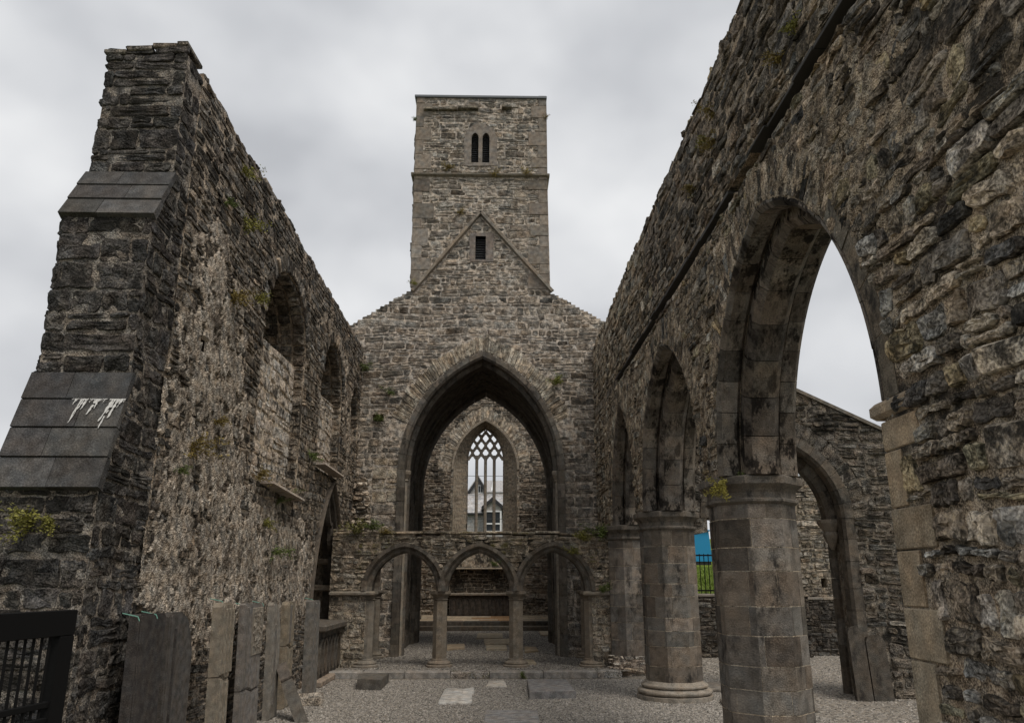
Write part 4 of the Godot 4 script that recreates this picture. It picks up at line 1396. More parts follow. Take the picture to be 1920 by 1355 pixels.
# ---- the screen of three arches across the nave
func S2(px: float, py: float) -> Vector2:
	var p := pz(px, py, ZS)
	return Vector2(p.x, p.y)
func build_screen() -> void:
	var fr := frame(Vector3.BACK, Vector3(0, 0, ZS))
	var t := thing("rood_screen", "low rubble screen wall carried on three moulded arches", "screen", Vector3(-0.5, 0, ZS))
	var ys := S2(900, 1108).y
	var top := S2(900, 1002).y
	var bays := [[S2(694, 1100).x, S2(819, 1100).x, S2(756, 1034).y], [S2(838, 1100).x, S2(957, 1100).x, S2(900, 1034).y], [S2(979, 1100).x, S2(1100, 1100).x, S2(1040, 1032).y]]
	var o := PackedVector2Array([Vector2(XL, ys)])
	var x := XL
	while x < XR:
		var y := top + rng.randf_range(-0.05, 0.03) + (0.12 * maxf(0.0, -2.6 - x))
		o.append(Vector2(x + 0.002, y))
		x = minf(x + rng.randf_range(0.25, 0.6), XR)
		o.append(Vector2(x, y))
	o.append(Vector2(XR, ys))
	var core := o.duplicate()
	var holes := []
	for i in [2, 1, 0]:
		var b: Array = bays[i]
		var a := arch(b[0], b[1], ys, b[2], 0.09, 12)
		holes.append(arch_hole(b[0], b[1], ys, b[2], 0.19, ys - 0.5))
		a.reverse()
		core.append_array(a)
	part(t, "wall_core", slab(core, fr, -0.5, 0.0, col(0.25, 0.225, 0.195)).mesh(), M.mortar)
	var R := Rubble.new()
	lay(R, fr, o, holes, [0.06, 0.17, 0.14, 0.48], func(m): return vary(col(0.15, 0.136, 0.12) if absf(m.x + 0.5) < 2.1 else col(0.2, 0.18, 0.157), 0.25), 0.035, 0.02)
	finish(t, R, M.rubble_mossy, 150)
	for k in [-1, 1]:
		var ex := XL + 0.03 if k < 0 else XR - 0.03
		var ix := -2.5 if k < 0 else 1.7
		part(t, "render_coat", coat(fr, PackedVector2Array([Vector2(ex, ys + 0.05), Vector2(ex, top - 0.02), Vector2(ix, top - 0.1), Vector2((ex + ix) / 2.0, ys + 0.7)]), holes, 0.04, 0.03, 0.016, col(0.22, 0.193, 0.165)), M.render_coat)
	var dark := func(_m): return vary(col(0.1, 0.092, 0.084), 0.16, 0.04)
	for b in bays:
		voussoirs(t, fr, b[0], b[1], ys, b[2], 0.09, 0.2, -0.1, 0.055, 13, 0.03, dark, M.dressed_clean)
		voussoirs(t, fr, b[0], b[1], ys, b[2], -0.02, 0.1, -0.46, -0.03, 11, 0.04, dark, M.dressed_clean)
	# coping of thin flat stones
	x = XL + 0.1
	while x < XR - 0.2:
		var w := rng.randf_range(0.3, 0.8)
		var mb := MB.new()
		mb.turned(Vector3(0, -0.02, -0.52), Vector3(minf(w - 0.015, XR - x), 0.035, 0.06), vary(col(0.2, 0.18, 0.155), 0.2), 0.012, Transform3D(Basis(Vector3.BACK, rng.randf_range(-0.02, 0.02)), Vector3(x, top + 0.02 + rng.randf_range(-0.02, 0.03), ZS + rng.randf_range(-0.05, 0.02))))
		part(t, "coping_stone", mb.mesh(), M.rubble_mossy)
		x += w
	# free columns
	for cx in [S2(825, 1110).x, S2(968, 1110).x]:
		screen_column(t, Vector3(cx, FLOOR2, ZS - 0.24), 0.155, ys)
	# responds at the walls, and the inner shafts against the tower
	for k in [[S2(686, 1110).x, -1.0], [S2(1110, 1110).x, 1.0]]:
		screen_column(t, Vector3(k[0], FLOOR2, ZS - 0.24), 0.17, ys)
		var w: float = XL if k[1] < 0.0 else XR
		var R2 := Rubble.new()
		var f2 := frame(Vector3.BACK, Vector3(0, 0, ZS - 0.06))
		lay(R2, f2, rect(minf(w, k[0]), 0.1, maxf(w, k[0]), ys), [], [0.14, 0.36, 0.2, 0.5], func(_m): return vary(col(0.19, 0.173, 0.153), 0.15), 0.02, 0.01)
		var blk := MB.new()
		blk.box(Vector3(minf(w, k[0]), 0.0, ZS - 0.5), Vector3(maxf(w, k[0]), ys, ZS - 0.06), col(0.24, 0.22, 0.19))
		part(t, "respond_core", blk.mesh(), M.mortar_pale)
		finish(t, R2, M.rubble_tower, 40)
		var imp := MB.new()
		imp.box(Vector3(minf(w, k[0] - 0.2 * k[1]), ys - 0.1, ZS - 0.52), Vector3(maxf(w, k[0] - 0.2 * k[1]), ys + 0.0, ZS + 0.05), col(0.19, 0.175, 0.155), 0.03)
		part(t, "impost", imp.mesh(), M.dressed_clean)
		screen_column(t, Vector3(-3.05 if k[1] < 0.0 else 2.3, FLOOR2, ZC + 0.22), 0.13, ys)
		# rib from the respond back to the tower
		var rib := MB.new()
		var xx := -3.05 if k[1] < 0.0 else 2.3
		var ra := arch(ZC + 0.1, ZS - 0.35, ys, ys + 1.0, -0.09, 8)
		var rb := arch(ZC + 0.1, ZS - 0.35, ys, ys + 1.0, 0.1, 8)
		for i in ra.size() - 1:
			rib.loft(PackedVector3Array([Vector3(xx - 0.1, ra[i].y, ra[i].x), Vector3(xx + 0.1, ra[i].y, ra[i].x), Vector3(xx + 0.1, rb[i].y, rb[i].x), Vector3(xx - 0.1, rb[i].y, rb[i].x)]), PackedVector3Array([Vector3(xx - 0.1, ra[i + 1].y, ra[i + 1].x), Vector3(xx + 0.1, ra[i + 1].y, ra[i + 1].x), Vector3(xx + 0.1, rb[i + 1].y, rb[i + 1].x), Vector3(xx - 0.1, rb[i + 1].y, rb[i + 1].x)]), col(0.17, 0.155, 0.14))
		part(t, "rib", rib.mesh(), M.dressed)
	# kerb in front
	var kb := thing("kerb", "long low stone kerb across the gravel before the screen", "kerb", Vector3(0, 0, -17.6))
	x = XL
	while x < 2.6:
		var w := minf(rng.randf_range(0.6, 1.2), XR - x)
		var mb := MB.new()
		mb.turned(Vector3(0, -0.02, -0.14), Vector3(w - 0.012, FLOOR2 + rng.randf_range(0.005, 0.02), 0.14), vary(col(0.25, 0.244, 0.24), 0.1, 0.02), 0.025, Transform3D(Basis(Vector3.UP, rng.randf_range(-0.01, 0.01)), Vector3(x, 0, -17.62)))
		part(kb, "kerb_stone", mb.mesh(), M.rubble_mossy if rng.randf() < 0.3 else M.dressed_clean)
		x += w
func screen_column(t: Node3D, at: Vector3, r: float, ys: float) -> void:
	var H := ys - at.y
	var rc := r / cos(PI / 8)
	var c := vary(col(0.165, 0.15, 0.132), 0.08)
	var mb := MB.new()
	mb.lathe(PackedVector2Array([Vector2(rc, 0.16), Vector2(rc, 0.62 * H), Vector2(rc - 0.006, 0.62 * H + 0.006), Vector2(rc, 0.62 * H + 0.012), Vector2(rc, H - 0.14)]), 8, at, c, PI / 8)
	part(t, "column", mb.mesh(), M.dressed_clean)
	var b := MB.new()
	b.lathe(PackedVector2Array([Vector2(rc + 0.13, -0.02), Vector2(rc + 0.13, 0.04), Vector2(rc + 0.09, 0.06), Vector2(rc + 0.1, 0.085), Vector2(rc + 0.09, 0.11), Vector2(rc + 0.04, 0.12), Vector2(rc + 0.015, 0.15), Vector2(rc + 0.02, 0.17), Vector2(rc, 0.18)]), 16, at, c * 1.1)
	part(t, "column_base", b.mesh(), M.dressed_clean)
	var p := MB.new()
	p.lathe(PackedVector2Array([Vector2(rc, H - 0.2), Vector2(rc + 0.025, H - 0.185), Vector2(rc + 0.005, H - 0.165), Vector2(rc + 0.02, H - 0.12), Vector2(rc + 0.075, H - 0.075), Vector2(rc + 0.085, H - 0.06), Vector2(rc + 0.085, H - 0.003), Vector2(rc + 0.07, H)]), 8, at, c * 0.85, PI / 8)
	part(t, "capital", p.mesh(), M.dressed_clean)

# ---- the chancel behind the tower
func E2(px: float, py: float) -> Vector2:
	var p := pz(px, py, ZE)
	return Vector2(p.x, p.y)
func build_chancel() -> void:
	var fr := frame(Vector3.BACK, Vector3(0, 0, ZE))
	var t := thing("chancel_wall", "rubble end wall with a traceried four-light pointed window", "wall", Vector3(-0.5, 0, ZE - 0.5))
	var xa := E2(850, 900).x
	var xb := E2(969, 900).x
	var ys := E2(850, 880).y
	var ya := E2(909, 790).y
	var sill := 3.2
	var o := rect(-4.3, -0.02, 3.8, 12.5)
	var h := arch_hole(xa, xb, ys, ya, 0.0, sill, 14)
	# splayed reveal: the wall is cut wide inside and narrow at the tracery
	part(t, "wall_core", slab(slit(o, h), fr, -0.35, 0.0, col(0.27, 0.245, 0.215)).mesh(), M.mortar)
	var ga := E2(877, 900).x * 1.025
	var gb := E2(943, 900).x * 1.025
	var gya := pz(910.5, 803, ZE - 0.9).y
	var gys := pz(877, 862, ZE - 0.9).y
	var g := arch_hole(ga, gb, gys, gya, 0.0, sill, 14)
	var rev := MB.new()
	for i in g.size() - 1:
		rev.quad(Vector3(h[i].x, h[i].y, ZE - 0.3), Vector3(h[i + 1].x, h[i + 1].y, ZE - 0.3), Vector3(g[i + 1].x, g[i + 1].y, ZE - 0.95), Vector3(g[i].x, g[i].y, ZE - 0.95), col(0.25, 0.225, 0.195), Vector3((h[i].x + g[i].x), (h[i].y - sill) * 2.0 + sill, ZE - 3.0))
	part(t, "window_reveal", rev.mesh(), M.render_coat)
	part(t, "outer_wall", slab(slit(o, g), fr, -1.25, -0.9, col(0.2, 0.18, 0.16)).mesh(), M.mortar)
	var R := Rubble.new()
	lay(R, fr, o, [arch_hole(xa, xb, ys, ya, 0.1, 0.0, 14), arch_hole(xa, xb, ys, ya, 0.75, ys, 14), rect(-2.3, -1, 0.85, 2.6)], [0.07, 0.26, 0.18, 0.65], func(_m): return vary(col(0.165, 0.148, 0.132), 0.28), 0.04, 0.02)
	ring(R, fr, xa, xb, ys, ya, 0.12, 0.7, 0.12, 0.1, func(_m): return vary(col(0.25, 0.225, 0.195), 0.2), 0.03)
	for side in 2:     # jamb stones of the splay
		var e := xa if side == 0 else xb
		var y := sill
		while y < ys:
			var hh := rng.randf_range(0.25, 0.45)
			R.recs.append([rect(e - 0.12, y + 0.01, e - 0.005, minf(y + hh, ys)) if side == 0 else rect(e + 0.005, y + 0.01, e + 0.12, minf(y + hh, ys)), fr, 0.03, 0.008, vary(col(0.22, 0.2, 0.175), 0.15), Vector2.ZERO])
			y += hh
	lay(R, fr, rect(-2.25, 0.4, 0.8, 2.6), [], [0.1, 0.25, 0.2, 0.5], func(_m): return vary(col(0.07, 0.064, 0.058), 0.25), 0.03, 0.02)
	finish(t, R, M.rubble_tower, 290)
	var hood := MB.new()
	sweep(hood, fr, arch(xa, xb, ys, ya, 0.06, 14), PackedVector2Array([Vector2(-0.06, 0.0), Vector2(-0.05, 0.09), Vector2(0.03, 0.11), Vector2(0.06, 0.0)]), col(0.24, 0.215, 0.185))
	part(t, "hood_mould", hood.mesh(), M.dressed_clean)
	# tracery: three mullions, then a net of pierced lozenges
	var fm := Transform3D(fr.basis, Vector3(0, 0, ZE - 0.92))
	var cw := (gb - ga) / 4.0
	var mc := col(0.24, 0.22, 0.195)
	for k in 3:
		var mb := MB.new()
		var mx := ga + cw * (k + 1)
		mb.loft(PackedVector3Array([fm * Vector3(mx - 0.075, sill, -0.03), fm * Vector3(mx - 0.03, sill, 0.07), fm * Vector3(mx + 0.03, sill, 0.07), fm * Vector3(mx + 0.075, sill, -0.03), fm * Vector3(mx, sill, -0.12)]), PackedVector3Array([fm * Vector3(mx - 0.075, gys + 0.22, -0.03), fm * Vector3(mx - 0.03, gys + 0.22, 0.07), fm * Vector3(mx + 0.03, gys + 0.22, 0.07), fm * Vector3(mx + 0.075, gys + 0.22, -0.03), fm * Vector3(mx, gys + 0.22, -0.12)]), mc)
		part(t, "mullion", mb.mesh(), M.dressed_clean)
	var rh := (gya - gys + 0.1) / 4.6
	var bound := arch_hole(ga - 0.02, gb + 0.02, gys, gya, 0.0, sill, 14)
	for row in 5:
		var cnt := 5 if row % 2 == 0 else 4
		for i in cnt:
			var c := Vector2(ga + cw * (i + (0.0 if row % 2 == 0 else 0.5)), gys + 0.02 + rh * (row + 0.9))
			if row == 0 and (i == 0 or i == 4) or true:
				var mb := MB.new()
				_lozenge(mb, fm, c, cw, rh * 2.0, bound, mc)
				if mb.v.size() > 0:
					part(t, "tracery", mb.mesh(), M.dressed_clean)
	for i in 4:        # ogee heads of the four lights: the lower halves of the lozenges above them
		var c := Vector2(ga + cw * (i + 0.5), gys + 0.02 - rh * 0.1)
		var mb := MB.new()
		_lozenge(mb, fm, c, cw, rh * 2.0, bound, mc, true)
		part(t, "tracery", mb.mesh(), M.dressed_clean)
	# side walls of the chancel
	for sd in [[Vector3.RIGHT, -3.55, "rubble chancel side wall in line with the nave wall of the tomb"], [Vector3.LEFT, 2.75, "rubble chancel side wall in line with the arcade wall"]]:
		var w := thing("chancel_side_wall", sd[2], "wall", Vector3(sd[1], 0, -31))
		var fs := frame(sd[0], Vector3(sd[1], 0, 0))
		var ss: float = fs.basis.x.z
		var r2 := rect(minf(ss * -26.0, ss * ZE), -0.02, maxf(ss * -26.0, ss * ZE), 8.0)
		part(w, "wall_core", slab(r2, fs, -0.9, 0.0, col(0.2, 0.18, 0.16)).mesh(), M.mortar)
		var Rs := Rubble.new()
		lay(Rs, fs, r2, [], [0.1, 0.28, 0.2, 0.6], func(_m): return vary(col(0.12, 0.108, 0.096), 0.28), 0.03, 0.02)
		finish(w, Rs, M.rubble_tower, 60)
	# altar, shelf, platform and steps
	var al := thing("altar", "long dark stone altar with carved front panels below a shelf", "altar", Vector3(-0.7, 0.45, -36.4))
	var ax0 := pz(840, 1130, -36.0).x
	var ax1 := pz(960, 1130, -36.0).x
	var py := 0.47
	var ay := pz(900, 1112, -36.0).y
	var fb := MB.new()
	fb.box(Vector3(ax0 + 0.05, py, -37.0), Vector3(ax1 - 0.05, ay - 0.1, -36.05), col(0.055, 0.051, 0.048), 0.01)
	part(al, "altar_body", fb.mesh(), M.dressed)
	for i in 9:
		var u := lerpf(ax0 + 0.1, ax1 - 0.1, i / 9.0)
		var w := (ax1 - ax0 - 0.2) / 9.0
		var pn := MB.new()
		sweep(pn, frame(Vector3.BACK, Vector3(0, 0, -36.05)), arch_hole(u + 0.03, u + w - 0.03, ay - 0.42, ay - 0.2, 0.0, py + 0.08, 5), PackedVector2Array([Vector2(-0.015, 0.0), Vector2(-0.01, 0.03), Vector2(0.01, 0.03), Vector2(0.015, 0.0)]), col(0.06, 0.056, 0.052))
		part(al, "carved_panel", pn.mesh(), M.dressed)
	var tb := MB.new()
	tb.box(Vector3(ax0 - 0.06, ay - 0.1, -37.0), Vector3(ax1 + 0.06, ay, -35.95), col(0.17, 0.155, 0.14), 0.02)
	part(al, "altar_slab", tb.mesh(), M.dressed_clean)
	var shy := pz(900, 1064, -36.6).y
	var sf := MB.new()
	sf.box(Vector3(ax0 + 0.1, shy - 0.07, -37.02), Vector3(ax1 + 0.1, shy, -36.55), col(0.3, 0.275, 0.24), 0.015)
	part(al, "shelf", sf.mesh(), M.dressed_clean)
	var st := thing("altar_steps", "two dark stone steps below a paved altar platform", "steps", Vector3(-0.5, 0, -31.5))
	for k in [[-31.1, 0.13, 0.30], [-31.55, 0.3, 0.46]]:
		var x := -3.5
		while x < 2.7:
			var w := minf(rng.randf_range(0.8, 1.6), 2.72 - x)
			var mb := MB.new()
			mb.box(Vector3(x, k[1] - 0.1, k[0] - 0.5), Vector3(x + w - 0.008, k[2], k[0]), vary(col(0.1, 0.093, 0.085), 0.12), 0.02)
			part(st, "step_stone", mb.mesh(), M.dressed_clean)
			x += w
	var z := -32.0
	while z > -37.0:
		var d := minf(rng.randf_range(0.6, 1.0), z + 37.02)
		var x := -3.5
		while x < 2.7:
			var w := minf(rng.randf_range(0.5, 1.4), 2.72 - x)
			var mb := MB.new()
			mb.box(Vector3(x, 0.2, z - d + 0.008), Vector3(x + w - 0.01, 0.45 + rng.randf_range(0.0, 0.012), z), vary(col(0.26, 0.225, 0.18) if absf(x + 0.2) > 0.9 else col(0.2, 0.135, 0.085), 0.14, 0.06), 0.01)
			part(st, "paving_slab", mb.mesh(), M.dressed_clean)
			x += w
		z -= maxf(d, 0.2)
func _lozenge(mb: MB, fr: Transform3D, c: Vector2, w: float, h: float, bound: PackedVector2Array, color: Color, lower_open := false) -> void:
	# a lozenge-shaped plate pierced by a quatrefoil, or only its head where the light below is open
	var n := 28
	for i in n:
		var a0 := TAU * i / n
		var a1 := TAU * (i + 1) / n
		if lower_open and (sin((a0 + a1) / 2.0) < 0.0):
			continue
		var q := [_loz(a0, w, h, false), _loz(a1, w, h, false), _loz(a1, w, h, true), _loz(a0, w, h, true)]
		if not Geometry2D.is_point_in_polygon(c + (q[0] + q[2]) / 2.0, bound):
			continue
		for o in [0.05, -0.08]:
			mb.quad(fr * Vector3(c.x + q[0].x, c.y + q[0].y, o), fr * Vector3(c.x + q[1].x, c.y + q[1].y, o), fr * Vector3(c.x + q[2].x, c.y + q[2].y, o), fr * Vector3(c.x + q[3].x, c.y + q[3].y, o), color, fr * Vector3(c.x, c.y, 0))
		mb.quad(fr * Vector3(c.x + q[2].x, c.y + q[2].y, 0.05), fr * Vector3(c.x + q[3].x, c.y + q[3].y, 0.05), fr * Vector3(c.x + q[3].x, c.y + q[3].y, -0.08), fr * Vector3(c.x + q[2].x, c.y + q[2].y, -0.08), color, fr * Vector3(c.x + q[2].x * 2.0, c.y + q[2].y * 2.0, 0))
func _loz(a: float, w: float, h: float, inner: bool) -> Vector2:
	var d := Vector2(cos(a), sin(a))
	if not inner:
		return d / (absf(d.x) / (w / 2.0) + absf(d.y) / (h / 2.0))
	var r := 0.28 * w * (0.86 + 0.30 * absf(cos(2.0 * a)))
	return Vector2(d.x * r, d.y * r * h / w * 0.8)

# ---- the side aisle seen through the arches
func build_aisle() -> void:
	var za := -14.45
	var fr := frame(Vector3.BACK, Vector3(0, 0, za))
	var t := thing("aisle_arch_wall", "sloping-topped aisle wall with a rounded arch springing from a corbel", "wall", Vector3(6, 0, za))
	var xa := 4.0
	var xb := 6.42
	var ys := 3.1
	var ya := 4.55
	var o := PackedVector2Array([Vector2(3.6, -0.02), Vector2(3.6, 6.55)])
	for i in 14:
		var x0 := lerpf(3.6, 7.75, i / 14.0)
		var x1 := lerpf(3.6, 7.75, (i + 1) / 14.0)
		o.append(Vector2(x1, 6.56 - (x1 - 3.6) * 0.483 + rng.randf_range(-0.02, 0.02)))
	o.append(Vector2(7.75, -0.02))
	var core := o.duplicate()
	var a := arch_hole(xa, xb, ys, ya, 0.1, -0.02, 14)
	a[0] = Vector2(xa - 0.1, 2.85)
	a.reverse()
	core[0] = Vector2(3.6, 2.8)
	core.append_array(a)
	part(t, "wall_core", slab(core, fr, -0.8, 0.0, col(0.14, 0.128, 0.117)).mesh(), M.mortar)
	var R := Rubble.new()
	lay(R, fr, o, [arch_hole(xa, xb, ys, ya, 0.5, ys, 14), arch_hole(xa, xb, ys, ya, 0.2, -0.5, 14), rect(6.3, -1, 7.0, 1.2), rect(3, -1, 4.1, 2.85)], [0.08, 0.24, 0.16, 0.55], func(_m): return vary(col(0.1, 0.093, 0.086), 0.28), 0.03, 0.022)
	ring(R, fr, xa, xb, ys, ya, 0.2, 0.55, 0.0, 0.16, func(_m): return vary(col(0.1, 0.093, 0.086), 0.2), 0.03)
	finish(t, R, M.rubble_nave, 200)
	var ds := func(_m): return vary(col(0.1, 0.092, 0.084), 0.15, 0.04)
	voussoirs(t, fr, xa, xb, ys, ya, 0.0, 0.22, -0.28, 0.03, 8, 0.05, ds, M.dressed, "voussoir", ys + 0.02, 0.4, true)
	voussoirs(t, fr, xa, xb, ys, ya, -0.16, 0.1, -0.62, -0.281, 7, 0.06, ds, M.dressed)
	voussoirs(t, fr, xa, xb, ys, ya, 0.0, 0.22, -0.82, -0.621, 8, 0.05, ds, M.dressed, "voussoir", ys + 0.02, 0.4, true)
	var cb := MB.new()
	cb.lathe(PackedVector2Array([Vector2(0.03, 2.55), Vector2(0.12, 2.72), Vector2(0.16, 2.82), Vector2(0.13, 2.88), Vector2(0.22, 3.0), Vector2(0.24, 3.04), Vector2(0.24, 3.1)]), 8, Vector3(6.38, 0, za - 0.45), col(0.17, 0.155, 0.14), PI / 8)
	part(t, "corbel", cb.mesh(), M.dressed_clean)
	var cp := MB.new()
	cp.loft(PackedVector3Array([Vector3(3.6, 6.56, za + 0.05), Vector3(3.6, 6.63, za + 0.05), Vector3(3.6, 6.63, za - 0.85), Vector3(3.6, 6.56, za - 0.85)]), PackedVector3Array([Vector3(7.8, 4.53, za + 0.05), Vector3(7.8, 4.6, za + 0.05), Vector3(7.8, 4.6, za - 0.85), Vector3(7.8, 4.53, za - 0.85)]), col(0.15, 0.14, 0.13))
	part(t, "coping", cp.mesh(), M.dressed_clean)
	# grave slabs leaning at its foot
	for k in [[6.22, 6.5, 1.22], [6.52, 6.86, 1.08]]:
		var g := thing("leaning_grave_slab", "narrow dark grave slab with rounded head leaning at the foot of the aisle arch" if k[0] < 6.4 else "broader dark grave slab beside a round-headed one at the aisle arch foot", "grave slab", Vector3(k[0], 0, za + 0.22))
		var mb := MB.new()
		var pf := PackedVector2Array([Vector2(0, 0), Vector2(0, k[2] - 0.12)])
		for i in 5:
			pf.append(Vector2((k[1] - k[0]) * (0.5 - 0.5 * cos(PI * i / 4.0)), k[2] - 0.12 + 0.12 * sin(PI * i / 4.0)))
		pf.append(Vector2(k[1] - k[0], 0))
		slab(pf, Transform3D(Basis(Vector3.RIGHT, -0.1), Vector3(k[0], 0, za + 0.26)), -0.1, 0.0, col(0.075, 0.069, 0.064), mb)
		part(g, "slab", mb.mesh(), M.dressed)
	# the aisle's end wall, and the low walls before it
	var w := thing("aisle_end_wall", "coursed rubble end wall with a small dark hole seen through the aisle arch", "wall", Vector3(10, 0, -23))
	var f2 := frame(Vector3.BACK, Vector3(0, 0, -23.0))
	var o2 := PackedVector2Array([Vector2(8.55, -0.02), Vector2(8.55, 5.0), Vector2(9.4, 4.98), Vector2(10.2, 4.8), Vector2(13.0, 4.3), Vector2(13.0, -0.02)])
	var hp := f2.affine_inverse() * pz(1541, 1100, -23.0)
	var hq := rect(hp.x, hp.y - 0.02, hp.x + 0.16, hp.y + 0.24)
	part(w, "wall_core", slab(slit(o2, hq), f2, -0.8, 0.0, col(0.24, 0.22, 0.19)).mesh(), M.mortar)
	var R2 := Rubble.new()
	lay(R2, f2, o2, [hq], [0.06, 0.22, 0.15, 0.5], func(_m): return vary(col(0.22, 0.2, 0.178), 0.22), 0.035, 0.02)
	finish(w, R2, M.rubble_nave, 120)
	for k in [["low dark rubble wall below the aisle end wall", 8.58, 12.5, -22.4, 1.52], ["low dark wall under the iron railing beyond the arcade", 4.9, 8.54, -21.9, 1.62]]:
		var lw := thing("low_wall", k[0], "wall", Vector3((k[1] + k[2]) / 2.0, 0, k[3]))
		var f3 := frame(Vector3.BACK, Vector3(0, 0, k[3]))
		part(lw, "wall_core", slab(rect(k[1], -0.02, k[2], k[4]), f3, -0.5, 0.0, col(0.08, 0.074, 0.068)).mesh(), M.mortar)
		var R3 := Rubble.new()
		lay(R3, f3, rect(k[1], 0, k[2], k[4] - 0.06), [], [0.08, 0.2, 0.15, 0.45], func(_m): return vary(col(0.07, 0.066, 0.062), 0.25), 0.035, 0.02)
		finish(lw, R3, M.rubble_nave, 60)
		var x: float = k[1]
		while x < k[2]:
			var ww := minf(rng.randf_range(0.4, 0.8), k[2] - x + 0.01)
			var mb := MB.new()
			mb.box(Vector3(x, k[4] - 0.06, k[3] - 0.53), Vector3(x + ww - 0.01, k[4] + rng.randf_range(-0.01, 0.02), k[3] + 0.05), vary(col(0.22, 0.2, 0.18), 0.15), 0.015)
			part(lw, "coping_stone", mb.mesh(), M.dressed_clean)
			x += ww
	# ledger slabs on the aisle floor
	for k in [[4.3, -15.9, 0.9, 0.5, 0.2, "thin dark ledger slab on the aisle gravel behind the round-based pillar"], [4.45, -13.6, 0.7, 0.45, -0.15, "small dark ledger slab on the gravel beside the round-based pillar"]]:
		var g := thing("ledger_slab", k[5], "ledger slab", Vector3(k[0], 0, k[1]))
		var mb := MB.new()
		mb.turned(Vector3(-k[2], 0.0, -k[3]), Vector3(k[2], 0.06, k[3]), col(0.16, 0.15, 0.14), 0.015, Transform3D(Basis(Vector3.UP, k[4]), Vector3(k[0], 0, k[1])))
		part(g, "slab", mb.mesh(), M.dressed_clean)

# ---- what lies beyond the ruin
func build_beyond() -> void:
	# rising lawn
	var mb := MB.new()
	var P := [[-22.38, 1.45], [-26.0, 1.75], [-34.0, 2.15], [-46.0, 2.7], [-60.0, 3.8], [-90.0, 6.5]]
	for i in P.size() - 1:
		mb.quad(Vector3(5.0, P[i][1], P[i][0]), Vector3(8.5 if i == 0 else 60.0, P[i][1], P[i][0]), Vector3(8.5 if i == 0 else 60.0, P[i + 1][1], P[i + 1][0]), Vector3(5.0, P[i + 1][1], P[i + 1][0]), col(0.12, 0.17, 0.03), Vector3(20, -20, -40))
	var lw := part(self, "lawn", mb.mesh(), M.gravel)
	lw.set_meta("kind", "structure")
	# grass blades on the strip one can see
	var bl := MB.new()
	for i in 9000:
		var z := -22.3 - 24.0 * rng.randf()
		var x := lerpf(5.4, 7.6, rng.randf()) * (z / -22.0)
		var y := 1.48 + (-22.3 - z) * 0.05
		for k in P.size() - 1:
			if z <= P[k][0] and z > P[k + 1][0]:
				y = lerpf(P[k][1], P[k + 1][1], (z - P[k][0]) / (P[k + 1][0] - P[k][0]))
		var h := rng.randf_range(0.05, 0.13)
		var a := rng.randf() * TAU
		var d := Vector3(cos(a), 0, sin(a)) * 0.02
		var g := rng.randf_range(0.7, 1.3)
		bl.tri(Vector3(x, y, z) - d, Vector3(x, y, z) + d, Vector3(x, y + h, z) + Vector3(d.z, 0, -d.x) * 2.0, Color(0.15 * g, 0.21 * g, 0.03 * g), Vector3(x, y - 1, z - 1))
	var go := part(self, "grass", bl.mesh(), M.grass, "stuff")
	go.set_meta("label", "bright green grass blades on the lawn behind the railing")
	go.set_meta("category", "grass")
	# railing on the low wall
	var rl := thing("iron_railing", "thin black iron railing on top of the low wall beyond the arcade", "railing", Vector3(6.5, 1.62, -22.1))
	for y in [1.72, 2.66]:
		var m := MB.new()
		m.box(Vector3(4.9, y - 0.02, -22.12), Vector3(8.5, y + 0.02, -22.09), Color.WHITE)
		part(rl, "rail", m.mesh(), M.iron)
	var bar := MB.new()
	bar.rod(Vector3(0, 1.6, -22.105), Vector3(0, 2.7, -22.105), 0.014, 0.014, 6, Color.WHITE)
	var bm := bar.mesh()
	for i in 30:
		var b := part(rl, "bar", bm, M.iron)
		b.position.x += 4.95 + i * 0.122
	# blue container
	var bc := thing("storage_container", "bright blue metal storage container on the lawn behind the railing", "container", Vector3(12.3, 2.6, -49))
	var q := pz(1337, 1062, -48.0)
	var tp := pz(1337, 996, -48.0).y
	var body := MB.new()
	body.loft(PackedVector3Array([Vector3(q.x - 2.3, q.y + 0.3, -48), Vector3(q.x, q.y + 0.3, -48), Vector3(q.x, q.y + 0.3, -50.5), Vector3(q.x - 2.3, q.y + 0.3, -50.5)]), PackedVector3Array([Vector3(q.x - 2.3, tp, -48), Vector3(q.x - 0.12, tp, -48), Vector3(q.x - 0.12, tp, -50.5), Vector3(q.x - 2.3, tp, -50.5)]), Color.WHITE)
	part(bc, "body", body.mesh(), M.blue_paint)
	var lid := MB.new()
	lid.box(Vector3(q.x - 2.4, tp, -50.6), Vector3(q.x - 0.06, tp + 0.09, -47.9), Color.WHITE, 0.02)
	part(bc, "lid", lid.mesh(), M.blue_paint)
	var sk := MB.new()
	sk.box(Vector3(q.x - 2.2, q.y - 0.15, -50.4), Vector3(q.x - 0.05, q.y + 0.3, -48.08), Color.WHITE)
	part(bc, "skid", sk.mesh(), M.black_paint)
	# trees over the aisle wall
	tree(Vector3(15.2, 2.2, -34), 5.1, 2.2, "leafy green tree showing over the aisle end wall")
	tree(Vector3(13.4, 3.2, -54), 5.6, 3.2, "leafy green tree behind the blue container")
	# houses seen through the chancel window
	house()
	var wire := MB.new()
	for k in [[891.5, 893.0, "thin black wire against the sky above the house roofs"], [928, 929, "thin black wire crossing before the slate roof ridge"], [972, 973, "thin black wire crossing before the house wall below the eave"]]:
		var a := pz(800, k[0], -52.0)
		var b := pz(1010, k[1], -52.0)
		wire = MB.new()
		wire.rod(a, b, 0.016, 0.016, 5, Color.WHITE)
		var w := part(self, "overhead_wire", wire.mesh(), M.black_paint)
		remove_child(w)
		tag(w, "overhead_wire", k[2], "wire", "wires before the houses")
